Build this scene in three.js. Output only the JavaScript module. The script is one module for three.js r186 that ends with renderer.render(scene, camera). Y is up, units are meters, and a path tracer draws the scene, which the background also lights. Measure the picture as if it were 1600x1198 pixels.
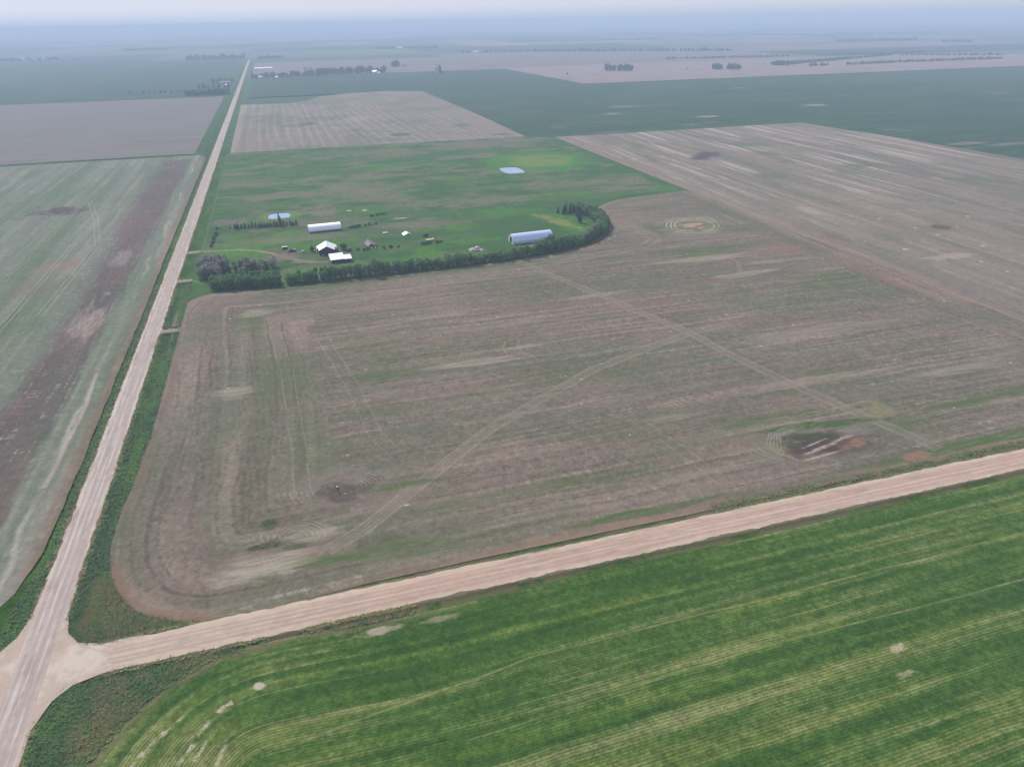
import * as THREE from 'three';
import { mergeGeometries } from 'three/addons/utils/BufferGeometryUtils.js';

// ---------------------------------------------------------------- camera, sky, sun, exposure
// World: metres, y up, -z runs along the gravel grid road, +x along the side road. Drone at 136 m.
const scene = new THREE.Scene();
const D2R = Math.PI / 180;
const camera = new THREE.PerspectiveCamera(55.15, 1024 / 766, 1, 80000);
camera.rotation.order = 'YXZ';
camera.position.set(0, 136, 0);
camera.rotation.set(-26.41 * D2R, -16.574 * D2R, -0.9245 * D2R);

const renderer = new THREE.WebGLRenderer({ antialias: true });
renderer.setSize(1024, 766);
renderer.toneMapping = THREE.LinearToneMapping;
renderer.toneMappingExposure = 1.42;
renderer.shadowMap.enabled = true;

const SUN = new THREE.Vector3(-0.34, 0.92, -0.94).normalize();
const ss0 = (t) => { t = Math.min(1, Math.max(0, t)); return t * t * (3 - 2 * t); };
{ // hazy summer sky: pale lavender horizon, soft blue overhead, sunward glow and haze-blue rim painted in
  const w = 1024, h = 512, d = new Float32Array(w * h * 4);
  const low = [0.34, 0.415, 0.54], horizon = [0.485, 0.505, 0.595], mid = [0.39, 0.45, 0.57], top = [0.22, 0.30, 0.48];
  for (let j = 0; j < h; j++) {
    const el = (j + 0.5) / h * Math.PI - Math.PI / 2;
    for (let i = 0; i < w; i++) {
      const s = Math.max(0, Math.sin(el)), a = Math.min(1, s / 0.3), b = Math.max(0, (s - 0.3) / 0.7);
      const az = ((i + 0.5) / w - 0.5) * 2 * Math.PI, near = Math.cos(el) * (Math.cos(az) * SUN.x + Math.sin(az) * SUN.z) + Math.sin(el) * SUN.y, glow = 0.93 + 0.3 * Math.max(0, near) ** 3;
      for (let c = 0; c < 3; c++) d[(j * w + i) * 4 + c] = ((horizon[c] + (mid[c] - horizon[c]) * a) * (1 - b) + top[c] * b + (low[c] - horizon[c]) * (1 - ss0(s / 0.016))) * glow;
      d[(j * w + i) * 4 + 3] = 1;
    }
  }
  const t = new THREE.DataTexture(d, w, h, THREE.RGBAFormat, THREE.FloatType);
  t.mapping = THREE.EquirectangularReflectionMapping; t.magFilter = THREE.LinearFilter; t.minFilter = THREE.LinearFilter; t.needsUpdate = true;
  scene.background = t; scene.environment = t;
}
const sun = new THREE.DirectionalLight(new THREE.Color(1.0, 0.94, 0.88), 4.3);
sun.position.copy(SUN).multiplyScalar(1500).add(new THREE.Vector3(120, 0, -400));
sun.target.position.set(120, 0, -400);
sun.castShadow = true; sun.shadow.mapSize.set(4096, 4096); sun.shadow.radius = 2;
Object.assign(sun.shadow.camera, { left: -700, right: 700, top: 700, bottom: -700, near: 10, far: 4000 });
scene.add(sun, sun.target);
scene.fog = new THREE.FogExp2(new THREE.Color(0.63, 0.785, 1.0), 0.00025);

// ---------------------------------------------------------------- helpers
let seed = 20240611;
const rnd = () => { seed = (seed + 0x6D2B79F5) | 0; let t = Math.imul(seed ^ (seed >>> 15), 1 | seed); t = (t + Math.imul(t ^ (t >>> 7), 61 | t)) ^ t; return ((t ^ (t >>> 14)) >>> 0) / 4294967296; };
const rr = (a, b) => a + (b - a) * rnd();
const TAB = new Float32Array(65536); for (let i = 0; i < 65536; i++) TAB[i] = rnd();
function vn(x, y) {                       // value noise 0..1
  const fx = Math.floor(x), fy = Math.floor(y); let u = x - fx, v = y - fy; u = u * u * (3 - 2 * u); v = v * v * (3 - 2 * v);
  const x0 = fx & 255, x1 = (fx + 1) & 255, y0 = (fy & 255) << 8, y1 = ((fy + 1) & 255) << 8;
  const a = TAB[y0 | x0], b = TAB[y0 | x1], c = TAB[y1 | x0], d = TAB[y1 | x1];
  return a + (b - a) * u + (c - a + (a - b - c + d) * u) * v;
}
const fbm = (x, y) => vn(x, y) * 0.5 + vn(x * 2.13 + 17, y * 2.13 + 5) * 0.28 + vn(x * 4.4 + 3, y * 4.4 + 41) * 0.22;
const ss = (a, b, x) => { const t = Math.min(1, Math.max(0, (x - a) / (b - a))); return t * t * (3 - 2 * t); };
const mix = (a, b, t) => a + (b - a) * t;
const lin = (v) => { v /= 255; return v <= 0.04045 ? v / 12.92 : ((v + 0.055) / 1.055) ** 2.4; };
const memo = new Map(), KA = 0.635;        // colours read off the sunlit photograph, brought down to surface albedo
const C = (r, g, b) => { const k = (r << 16) | (g << 8) | b; let c = memo.get(k); if (!c) memo.set(k, c = [lin(r) * KA, lin(g) * KA, lin(b) * KA]); return c; };
const grit = (x, z) => vn(x * 1.15 + 7, z * 1.15) * 0.42 + vn(x * 0.47, z * 0.47 + 31) * 0.33 + rnd() * 0.25;   // clods and clumps
const used = new Map();
const numbered = (n) => { const k = used.get(n) || 0; used.set(n, k + 1); return k ? n + '_' + String(k).padStart(3, '0') : n; };
const shadowy = (o) => { o.castShadow = true; o.receiveShadow = true; return o; };
const mesh = (name, g, m, parent) => { const o = shadowy(new THREE.Mesh(g, m)); o.name = parent === scene ? numbered(name) : name; parent.add(o); return o; };
const struct = (name, g, m) => { const o = mesh(name, g, m, scene); o.userData.kind = 'structure'; return o; };
function thing(name, label, category, pos = [0, 0, 0], turn = 0, group) {
  const o = new THREE.Group(); o.name = numbered(name); o.position.set(...pos); o.rotation.y = turn;
  o.userData = { label, category }; if (group) o.userData.group = group; scene.add(o); return o;
}
const matte = (r, g, b, o = {}) => { const m = new THREE.MeshStandardMaterial({ roughness: 1, metalness: 0, ...o }); m.color.setRGB(...C(r, g, b)); return m; };
function box(w, h, d, x = 0, y = 0, z = 0, rx = 0, ry = 0, rz = 0) {
  const g = new THREE.BoxGeometry(w, h, d); g.applyMatrix4(new THREE.Matrix4().compose(new THREE.Vector3(x, y, z), new THREE.Quaternion().setFromEuler(new THREE.Euler(rx, ry, rz)), new THREE.Vector3(1, 1, 1))); return g;
}
function smoothLoop(pts, n) { // closed Catmull-Rom through the corner points
  const c = new THREE.CatmullRomCurve3(pts.map(([x, z]) => new THREE.Vector3(x, 0, z)), true, 'centripetal');
  return c.getPoints(n).slice(0, -1).map((p) => [p.x, p.z]);
}
const roughLoop = (pts, step, amp) => { // break a straight outline into small irregular steps
  const out = [];
  pts.forEach(([x, z], i) => {
    const [x2, z2] = pts[(i + 1) % pts.length], L = Math.hypot(x2 - x, z2 - z), n = Math.max(1, Math.round(L / step));
    for (let k = 0; k < n; k++) { const t = k / n, px = mix(x, x2, t), pz = mix(z, z2, t); const q = (fbm(px / 9 + 31, pz / 9) - 0.5) * 2 * amp; out.push([px + q * (z2 - z) / L, pz - q * (x2 - x) / L]); }
  });
  return out;
};
function sheet(loop, y, rect, holes = []) {  // flat polygon with uv over rect [x0, z0, x1, z1]
  const V = loop.map(([x, z]) => new THREE.Vector2(x, -z)), HH = holes.map((h) => h.map(([x, z]) => new THREE.Vector2(x, -z)));
  if (THREE.ShapeUtils.isClockWise(V)) V.reverse(); HH.forEach((h) => { if (!THREE.ShapeUtils.isClockWise(h)) h.reverse(); });
  const f = THREE.ShapeUtils.triangulateShape(V, HH), all = V.concat(...HH), p = [], uv = [];
  for (const v of all) { p.push(v.x, typeof y === 'function' ? y(v.x, -v.y) : y, -v.y); uv.push((v.x - rect[0]) / (rect[2] - rect[0]), (-v.y - rect[1]) / (rect[3] - rect[1])); }
  const g = new THREE.BufferGeometry(); g.setAttribute('position', new THREE.Float32BufferAttribute(p, 3)); g.setAttribute('uv', new THREE.Float32BufferAttribute(uv, 2));
  g.setIndex(f.flat()); g.computeVertexNormals(); return g;
}
function grid(xs, zs, hf, rect) {
  const p = [], uv = [], ix = [], n = xs.length;
  zs.forEach((z) => xs.forEach((x) => { p.push(x, hf(x, z), z); uv.push((x - rect[0]) / (rect[2] - rect[0]), (z - rect[1]) / (rect[3] - rect[1])); }));
  for (let j = 0; j < zs.length - 1; j++) for (let i = 0; i < n - 1; i++) { const a = j * n + i; ix.push(a, a + n, a + 1, a + 1, a + n, a + n + 1); }
  const g = new THREE.BufferGeometry(); g.setAttribute('position', new THREE.Float32BufferAttribute(p, 3)); g.setAttribute('uv', new THREE.Float32BufferAttribute(uv, 2)); g.setIndex(ix); g.computeVertexNormals();
  if (g.attributes.normal.getY(0) < 0) { g.setIndex(ix.map((_, k) => ix[k - k % 3 + 2 - k % 3])); g.computeVertexNormals(); }
  return g;
}
const range = (a, b, step) => { const n = Math.max(1, Math.round(Math.abs(b - a) / step)); return Array.from({ length: n + 1 }, (_, i) => a + (b - a) * i / n); };
// a distance-to-outline field on a coarse lattice, for seeding passes that follow a field's edge
function edgeField(loop, rect, n) {
  const W = n + 1, f = new Float32Array(W * W);
  for (let j = 0; j < W; j++) for (let i = 0; i < W; i++) {
    const x = mix(rect[0], rect[2], i / n), z = mix(rect[1], rect[3], j / n); let best = 1e9;
    for (let k = 0; k < loop.length; k++) {
      const [ax, az] = loop[k], [bx, bz] = loop[(k + 1) % loop.length], ux = bx - ax, uz = bz - az;
      const t = Math.min(1, Math.max(0, ((x - ax) * ux + (z - az) * uz) / (ux * ux + uz * uz || 1))), dx = x - ax - ux * t, dz = z - az - uz * t, d = dx * dx + dz * dz;
      if (d < best) best = d;
    }
    f[j * W + i] = Math.sqrt(best);
  }
  return (x, z) => {
    const u = Math.min(n - 1e-3, Math.max(0, (x - rect[0]) / (rect[2] - rect[0]) * n)), v = Math.min(n - 1e-3, Math.max(0, (z - rect[1]) / (rect[3] - rect[1]) * n));
    const i = u | 0, j = v | 0, a = u - i, b = v - j, o = j * W + i;
    return (f[o] * (1 - a) + f[o + 1] * a) * (1 - b) + (f[o + W] * (1 - a) + f[o + W + 1] * a) * b;
  };
}
// ground cover painter: base cover for each spot, then patches, tracks and rings of other matter laid over it
const LUT = Uint8Array.from({ length: 8192 }, (_, i) => { const v = (i + 0.5) / 8192; return 255 * (v <= 0.0031308 ? v * 12.92 : 1.055 * v ** (1 / 2.4) - 0.055) + 0.5; });
class Cover {
  constructor(rect, w, h) { this.r = rect; this.w = w; this.h = h; this.d = new Float32Array(w * h * 3); this.sx = (rect[2] - rect[0]) / w; this.sz = (rect[3] - rect[1]) / h; }
  base(fn) {
    const o = [0, 0, 0]; let k = 0;
    for (let j = 0; j < this.h; j++) { const z = this.r[1] + (j + 0.5) * this.sz; for (let i = 0; i < this.w; i++, k += 3) { fn(this.r[0] + (i + 0.5) * this.sx, z, o); this.d[k] = o[0]; this.d[k + 1] = o[1]; this.d[k + 2] = o[2]; } }
    return this;
  }
  over(x0, z0, x1, z1, col, fn) {
    let i0 = Math.floor((x0 - this.r[0]) / this.sx), i1 = Math.ceil((x1 - this.r[0]) / this.sx), j0 = Math.floor((z0 - this.r[1]) / this.sz), j1 = Math.ceil((z1 - this.r[1]) / this.sz);
    if (i0 > i1) [i0, i1] = [i1, i0]; if (j0 > j1) [j0, j1] = [j1, j0];
    i0 = Math.max(0, i0); j0 = Math.max(0, j0); i1 = Math.min(this.w, i1); j1 = Math.min(this.h, j1);
    for (let j = j0; j < j1; j++) for (let i = i0; i < i1; i++) {
      const a = fn(this.r[0] + (i + 0.5) * this.sx, this.r[1] + (j + 0.5) * this.sz); if (a <= 0) continue;
      const k = (j * this.w + i) * 3; for (let c = 0; c < 3; c++) this.d[k + c] += (col[c] - this.d[k + c]) * Math.min(1, a);
    }
    return this;
  }
  // uneven patch: radii rx, rz, turned by rot, grain scale gx/gz (stretched along the rows), amount a
  patch(x, z, rx, rz, col, a = 0.7, o = {}) {
    const { rot = 0, nz = 0.7, gx = 6, gz = 6, fine = 0.6, edge = 0.6 } = o, R = Math.max(rx, rz) * 1.5, cs = Math.cos(rot), sn = Math.sin(rot);
    return this.over(x - R, z - R, x + R, z + R, col, (px, pz) => {
      const dx = px - x, dz = pz - z, u = (dx * cs + dz * sn) / rx, v = (-dx * sn + dz * cs) / rz, q = Math.sqrt(u * u + v * v);
      if (q > 1.5) return 0;
      const m = ss(1, 1 - edge, q + nz * (fbm(px / gx, pz / gz) - 0.5) * 1.6);
      return m <= 0 ? 0 : a * m * (1 - fine + fine * 2 * vn(px / (gx * 0.16) + 9, pz / (gz * 0.16)));
    });
  }
  track(pts, wd, col, a = 0.6, o = {}) {
    const { brk = 0.5, gap = 0, grain = 5 } = o; let c = 0;
    for (let k = 0; k < pts.length - 1; k++) {
      const [ax, az] = pts[k], [bx, bz] = pts[k + 1], ux = bx - ax, uz = bz - az, L = Math.hypot(ux, uz), pad = wd + gap + 1;
      this.over(Math.min(ax, bx) - pad, Math.min(az, bz) - pad, Math.max(ax, bx) + pad, Math.max(az, bz) + pad, col, (x, z) => {
        const t = ((x - ax) * ux + (z - az) * uz) / (L * L); if (t < 0 || t >= 1) return 0;
        let d = Math.abs(((x - ax) * uz - (z - az) * ux) / L + (vn(x / 14, z / 14) - 0.5) * 0.8); if (gap) d = Math.abs(d - gap / 2);
        const m = ss(wd / 2, wd * 0.15, d); return m <= 0 ? 0 : a * m * (1 - brk + brk * 2 * vn(x / grain + 70, z / grain) * vn(x * 1.1, z * 1.1 + 9));
      }); c++;
    }
    return this;
  }
  rings(x, z, rx, rz, rot, gap, r0, col, a, open = 0.35) { // broken cultivator passes round an obstacle
    const R = Math.max(rx, rz) * 1.15, cs = Math.cos(rot), sn = Math.sin(rot), m = Math.min(rx, rz);
    return this.over(x - R, z - R, x + R, z + R, col, (px, pz) => {
      const dx = px - x, dz = pz - z, u = (dx * cs + dz * sn) / rx, v = (-dx * sn + dz * cs) / rz, q = Math.pow(Math.pow(Math.abs(u), 1.5) + Math.pow(Math.abs(v), 1.9), 0.6) + 0.1 * (fbm(px / 16, pz / 16) - 0.5);
      if (q > 1 || q < r0) return 0; const p = q * m / gap, ang = Math.atan2(v, u), w = ss(open, open + 0.4, vn(p * 0.25 + 20, ang * 1.3 + 9));
      return a * ss(0.1, 0.9, Math.sin(p * 6.283 + vn(px / 5, pz / 5) * 1.5)) * ss(1, 0.55, q) * ss(r0, r0 + 0.15, q) * w * (0.3 + 1.2 * vn(px * 0.9, pz * 0.9));
    });
  }
  texture() {
    const n = this.w * this.h, b = new Uint8Array(n * 4);
    for (let i = 0; i < n; i++) { for (let c = 0; c < 3; c++) b[i * 4 + c] = LUT[Math.max(0, Math.min(8191, (this.d[i * 3 + c] * 8192) | 0))]; b[i * 4 + 3] = 255; }
    this.d = null;
    const t = new THREE.DataTexture(b, this.w, this.h, THREE.RGBAFormat); t.colorSpace = THREE.SRGBColorSpace; t.magFilter = THREE.LinearFilter; t.minFilter = THREE.LinearFilter; t.wrapS = t.wrapT = THREE.MirroredRepeatWrapping; t.needsUpdate = true; return t;
  }
}
// fine relief shared by the fields (clods, stubble, leaf tips); one tile is 24 m
const reliefTile = (() => {
  const n = 512, b = new Uint8Array(n * n * 4);
  for (let j = 0; j < n; j++) for (let i = 0; i < n; i++) { const v = vn(i / 2, j / 2) * 0.45 + vn(i / 8, j / 8) * 0.35 + rnd() * 0.2, k = (j * n + i) * 4; b[k] = b[k + 1] = b[k + 2] = v * 255; b[k + 3] = 255; }
  const t = new THREE.DataTexture(b, n, n, THREE.RGBAFormat); t.magFilter = THREE.LinearFilter; t.wrapS = t.wrapT = THREE.RepeatWrapping; t.needsUpdate = true; return t;
})();
function groundMat(cover, relief = 0.25) {
  const m = new THREE.MeshStandardMaterial({ roughness: 1, metalness: 0 }); m.specularIntensity = 0.15; m.map = cover.texture();
  if (relief) { m.bumpMap = reliefTile.clone(); m.bumpMap.repeat.set(Math.abs(cover.r[2] - cover.r[0]) / 24, Math.abs(cover.r[3] - cover.r[1]) / 24); m.bumpScale = relief; }
  return m;
}
const put = (o, a, f) => { o[0] = a[0] * f; o[1] = a[1] * f; o[2] = a[2] * f; };
const lerp3 = (o, a, t) => { o[0] += (a[0] - o[0]) * t; o[1] += (a[1] - o[1]) * t; o[2] += (a[2] - o[2]) * t; };

// ---------------------------------------------------------------- the plain and the far fields
// tiles of far crop, 800 m a side
function farCover(cols, along) {
  const c = new Cover([0, 0, 800, 800], 512, 512);
  c.base((x, z, o) => {
    const s = along ? x : z, t = along ? z : x, n = fbm(x / 120 + 3, z / 90), q = vn(s / 13, t / 200), f = vn(s / 5, t / 70);
    put(o, cols[0], 1); lerp3(o, cols[1], ss(0.35, 0.7, n * 0.6 + q * 0.4)); lerp3(o, cols[2], ss(0.52, 0.76, q * 0.4 + n * 0.35 + f * 0.25) * 0.8);
    const b = 0.76 + 0.3 * f + 0.18 * vn(s / 2.6 + 60, t / 40); o[0] *= b; o[1] *= b; o[2] *= b;
  });
  return groundMat(c, 0);
}
const FAR = {
  green: farCover([C(62, 92, 62), C(72, 104, 66), C(98, 116, 82)], false),
  dark: farCover([C(46, 78, 52), C(54, 86, 54), C(80, 98, 68)], false),
  brown: farCover([C(136, 118, 114), C(124, 112, 106), C(148, 134, 126)], false),
  pink: farCover([C(156, 134, 126), C(144, 126, 118), C(164, 148, 138)], true),
  mixed: farCover([C(122, 118, 108), C(132, 118, 114), C(104, 112, 92)], false),
  olive: farCover([C(104, 112, 84), C(118, 118, 94), C(90, 108, 74)], true),
};
struct('prairie_ground', sheet([[-45000, 3000], [45000, 3000], [45000, -60000], [-45000, -60000]], -2.0, [0, 0, 800, 800]), FAR.green);
const farField = (x0, z0, x1, z1, kind, y = -1.6) => struct(kind === 'brown' || kind === 'pink' ? 'fallow_field' : 'crop_field', sheet([[x0, z0], [x1, z0], [x1, z1], [x0, z1]], y, [x0 - 137 * (z0 % 7), z0, x0 - 137 * (z0 % 7) + 800, z0 + 800]), FAR[kind]);
// named neighbours first
farField(-1700, -960, -88, -1745, 'mixed', -0.12); farField(-1700, -1750, -86, -3640, 'dark', -0.2);
 farField(-60, -1690, 690, -2330, 'dark', -0.16);
farField(690, -1695, 2500, -2400, 'pink', -0.2); farField(690, -2404, 1900, -3520, 'brown', -0.2); farField(-60, -2335, 686, -3200, 'brown', -0.22);
farField(1900, -2404, 3300, -2900, 'dark', -0.24); farField(1900, -2904, 3600, -3500, 'brown', -0.26); farField(2504, -1300, 4200, -2400, 'olive', -0.3); farField(2404, 400, 4000, -1296, 'green', -0.3);
farField(-1700, 400, -480, -956, 'olive', -0.3); farField(-3400, 400, -1704, -1745, 'green', -0.3);
{ // quarter sections out towards the haze
  const kinds = ['green', 'dark', 'brown', 'olive', 'dark', 'pink', 'green', 'brown'];
  for (let j = 0; j < 12; j++) for (let i = -8; i < 16; i++) {
    const x0 = i * 815 - 76, z0 = -3650 - j * 815; if (x0 > Math.abs(z0) * 1.35 + 900 || x0 < -Math.abs(z0) * 0.55 - 900) continue;
    const two = rnd() < 0.4, k = kinds[(rnd() * 8) | 0], k2 = kinds[(rnd() * 8) | 0];
    if (two) { farField(x0 + 6, z0 - 6, x0 + 405, z0 - 805, k); farField(x0 + 408, z0 - 6, x0 + 805, z0 - 805, k2); } else farField(x0 + 6, z0 - 6, x0 + 805, z0 - 805, k);
  }
  for (let j = 0; j < 4; j++) for (let i = 3; i < 9; i++) { const x0 = i * 815 + 1100, z0 = -400 - j * 815; farField(x0 + 6, z0 - 6, x0 + 805, z0 - 805, kinds[(rnd() * 8) | 0], -1.5); }
}

{ // wide dark green crop to the north-east, with bare sloughs in it
  const R = [330, -1690, 2400, -250], c = new Cover(R, 1250, 820), A = C(48, 80, 52), B = C(60, 92, 56), T = C(156, 140, 126), M = C(112, 100, 94);
  c.base((x, z, o) => { const n = fbm(x / 240, z / 120), b = vn(z / 9, x / 220), f = vn(z / 3.6, x / 60), g = grit(x * 0.3, z * 0.3); put(o, A, 1); lerp3(o, B, ss(0.35, 0.65, n * 0.6 + b * 0.4)); lerp3(o, C(98, 112, 82), ss(0.62, 0.82, fbm(x / 90 + 7, z / 22) * 0.7 + f * 0.3) * 0.7); lerp3(o, T, ss(0.74, 0.86, fbm(x / 60 + 70, z / 12)) * 0.5); const v = 0.84 + 0.16 * f + 0.4 * (g - 0.5); o[0] *= v; o[1] *= v; o[2] *= v; });
  for (const [x, z, rx, rz, col, a] of [[395, -1203, 40, 16, M, 0.7], [508, -1125, 22, 14, T, 0.9], [622, -1036, 24, 15, T, 0.9], [600, -1206, 70, 18, M, 0.6], [560, -1215, 36, 16, T, 0.5], [862, -1098, 28, 18, T, 0.95], [935, -1440, 34, 12, T, 0.6], [1060, -1530, 60, 8, T, 0.5], [1290, -1135, 36, 10, T, 0.7], [1010, -1210, 40, 14, M, 0.5], [760, -690, 40, 14, T, 0.5], [800, -670, 60, 9, T, 0.5], [372, -1005, 18, 16, M, 0.6], [860, -1180, 30, 14, M, 0.5], [420, -935, 26, 10, M, 0.8]]) c.patch(x, z, rx, rz, col, a, { gx: 30, gz: 10, fine: 0.4, nz: 0.5 });
  c.track([[1140, -1686], [1500, -1480], [1900, -1280], [2400, -1010]], 14, T, 0.5, { brk: 0.5, grain: 40 });
  struct('crop_field', sheet(roughLoop([[300, -924], [300, -1686], [2400, -1688], [2400, 300], [700, 300], [700, -900]], 60, 1.5), -0.12, R), groundMat(c, 0));
}
// ---------------------------------------------------------------- near fields
const SOIL = C(143, 126, 112), GREY = C(119, 118, 97), PINK = C(154, 136, 120), DARK = C(106, 95, 81), STRAW = C(178, 166, 144), WEED = C(90, 110, 62), RUST = C(152, 116, 96), CLAY = C(162, 132, 110);
const mainLoop = roughLoop(smoothLoop([[-40, -158.6], [-46, -161.5], [-52, -165.5], [-59, -176], [-63, -190], [-64, -208], [-62.5, -235], [-61.5, -272], [-62.5, -309], [-64, -357], [-65.5, -388], [-64, -402], [-59, -418], [-49, -425.5], [-30, -423.5], [-11, -421.5], [48, -423], [107, -426], [156, -433], [186, -442], [203, -455], [213, -470], [222, -495], [228, -525], [236, -543], [258, -561], [298, -570], [326, -575.5], [334.2, -574], [334.2, -560], [334.2, -400], [334.2, -250], [334.2, -170], [332, -160.5], [320, -159.5], [236, -160], [143, -159.5], [28, -159.2]], 420), 2.5, 0.35);
{
  const R = [-67, -577, 336, -157], edge = edgeField(mainLoop, R, 200), c = new Cover(R, 1830, 1900);
  c.base((x, z, o) => {
    const d = edge(x, z), wob = (fbm(x / 60, z / 60) - 0.5) * 9, west = ss(8, 1, x + wob * 0.3) * ss(70, 60, d) + ss(306, 312, x), h = Math.min(1, west);
    let s = z + wob * 0.55 + x * 0.012, t = x; if (h > 0.5) { s = d * 0.5 + wob * 0.1; t = z; }
    const n = fbm(x / 60 + 11, z / 34), b1 = vn(s / 7, t / 160 + 5) * 0.55 + vn(s / 2.9, t / 90) * 0.45, b2 = vn(s / 1.6, t / 80), b3 = vn(s / 0.9 + 40, t / 45), g = grit(x * 1.2, z * 1.2), g2 = vn(x / 5.5 + 60, z / 4);
    const row = 0.5 + 0.5 * Math.sin(s * 5.2 + vn(t / 9, s / 5) * 5);
    put(o, SOIL, 1);
    lerp3(o, GREY, ss(0.34, 0.64, n * 0.45 + b1 * 0.3 + b2 * 0.15 + g2 * 0.1) * 0.95);
    lerp3(o, PINK, ss(0.5, 0.74, (1 - n) * 0.42 + b2 * 0.28 + vn(s / 4 + 90, t / 60) * 0.3) * 0.75);
    lerp3(o, WEED, ss(0.5, 0.74, fbm(x / 30 + 60, s / 7) * 0.75 + g * 0.25) * 0.34);
    lerp3(o, DARK, ss(0.46, 0.82, b3 * 0.55 + row * 0.12 + (1 - g) * 0.33) * 0.85);
    lerp3(o, STRAW, ss(0.55, 0.9, g * 0.45 + (1 - b3) * 0.3 + (1 - row) * 0.08 + b2 * 0.17) * (0.3 + 0.6 * ss(0.4, 0.8, vn(x / 45, s / 3))));
    const v = 0.82 + 0.2 * b2 + 0.56 * (g - 0.5) + 0.2 * (b3 - 0.5) + 0.1 * b1; o[0] *= v; o[1] *= v; o[2] *= v;
    const rim = ss(5.5, 1.5, d + (fbm(x / 5, z / 5) - 0.5) * 5); if (rim > 0) lerp3(o, x < -20 && z > -260 ? RUST : CLAY, rim * 0.55 * ss(0.2, 0.6, vn(x / 22, z / 22 + 4)));
  });
  const E = { gx: 30, gz: 3.2, nz: 0.9, fine: 0.7 };
  // green weedy patches and pale, bare ones
  for (const [x, z, rx, rz, a] of [[-28, -375, 9, 22, 0.4], [-9, -300, 14, 46, 0.22], [-4, -230, 10, 34, 0.2], [29, -288, 22, 7, 0.45], [60, -305, 45, 8, 0.22], [130, -395, 40, 6, 0.3], [108, -262, 40, 5, 0.25], [10, -171, 40, 5, 0.5], [90, -165, 60, 3, 0.6], [220, -166, 60, 4, 0.7], [300, -170, 30, 6, 0.6], [70, -187, 55, 4, 0.35], [-15, -172, 14, 5, 0.4], [165, -203, 36, 5, 0.5], [240, -190, 40, 4.5, 0.55], [205, -185, 22, 7, 0.45], [255, -405, 28, 12, 0.5], [246, -470, 9, 22, 0.5], [310, -447, 16, 12, 0.4], [290, -330, 40, 16, 0.4], [190, -412, 22, 4, 0.55], [20, -418, 75, 3.5, 0.75], [120, -421, 55, 3.5, 0.7]]) c.patch(x, z, rx, rz, WEED, a * 1.2, E);
  for (const [x, z, rx, rz, a] of [[73, -288, 26, 4, 0.5], [92, -297, 16, 3, 0.45], [64, -349, 30, 3, 0.4], [150, -352, 30, 4, 0.35], [252, -357, 26, 5, 0.5], [244, -392, 32, 6, 0.45], [278, -372, 20, 4, 0.3], [-25, -385, 11, 6, 0.5], [-33, -290, 9, 8, 0.45], [-20, -176, 16, 5, 0.6], [-8, -186, 10, 4, 0.5], [130, -215, 32, 4, 0.35], [200, -225, 44, 4, 0.3], [262, -215, 40, 4, 0.35], [230, -270, 60, 6, 0.28], [120, -178, 24, 3, 0.3]]) c.patch(x, z, rx, rz, STRAW, a, E);
  for (const [x, z, rx, rz, a] of [[170, -330, 40, 7, 0.4], [140, -345, 60, 4, 0.4], [226, -350, 30, 4, 0.4], [304, -392, 14, 22, 0.5], [320, -330, 10, 50, 0.4]]) c.patch(x, z, rx, rz, RUST, a, E);
  // sprayer and seeder wheel tracks
  const TR = C(160, 146, 128), T1 = [[-4, -176], [6, -182], [19, -193], [40, -212], [60, -229], [87, -247], [117, -265], [147, -277], [175, -287], [200, -292]], T2 = [[132, -425], [142, -393], [159, -340], [175, -287], [180, -255], [188, -222], [195, -196], [200, -182], [204, -166]];
  for (const T of [T1, T2]) { c.track(T, 7, C(134, 126, 106), 0.4, { brk: 0.5 }); c.track(T, 1.5, TR, 0.85, { gap: 4.2, brk: 0.6 }); c.track(T, 1.1, TR, 0.5, { gap: 1.4, brk: 0.7 }); }
  c.track([[-16, -353], [-12, -312], [-10, -268], [-9, -231], [-9.5, -206]], 0.8, STRAW, 0.4, { gap: 5, brk: 0.9, grain: 12 });
  c.track([[5, -345], [10, -312], [15, -275], [18, -238], [26, -215]], 0.8, STRAW, 0.4, { gap: 5, brk: 0.9, grain: 12 });
  c.track([[112, -226], [118, -200], [121, -180], [123, -165]], 0.7, STRAW, 0.45, { gap: 4, brk: 0.85 });
  c.track([[236, -355], [250, -362], [259, -380], [258, -398]], 2.5, CLAY, 0.6, { brk: 0.4 });
  for (const k of [0, 7]) c.track([[88 + k, -306], [85 + k, -299], [85 + k, -291], [89 + k, -285]], 0.9, STRAW, 0.7);
  c.track([[236, -548], [224, -520], [226, -492], [235, -468], [237, -445], [222, -430], [196, -424], [160, -417], [110, -413]], 2.6, TR, 0.6, { gap: 6, brk: 0.6 });
  c.track([[240, -546], [231, -515], [238, -480], [242, -450], [228, -425]], 2.6, CLAY, 0.5, { gap: 3, brk: 0.6 });
  // hollow with the marker post
  c.patch(2, -206, 19, 13, C(144, 127, 117), 0.5, { rot: 0.2, gx: 9, gz: 6 }); c.patch(3, -205, 12, 7.5, C(102, 89, 82), 0.9, { rot: 0.2, gx: 6, gz: 5, fine: 0.4 });
  c.rings(2, -206, 30, 20, 0.25, 1.15, 0.2, C(186, 170, 156), 0.42, 0.38); c.rings(4, -206, 22, 15, 0.1, 1.5, 0.2, C(92, 84, 76), 0.3, 0.4);
  c.patch(15, -209, 5, 3.5, C(92, 82, 76), 0.5); c.patch(22, -203, 16, 5, WEED, 0.5, E);
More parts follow.
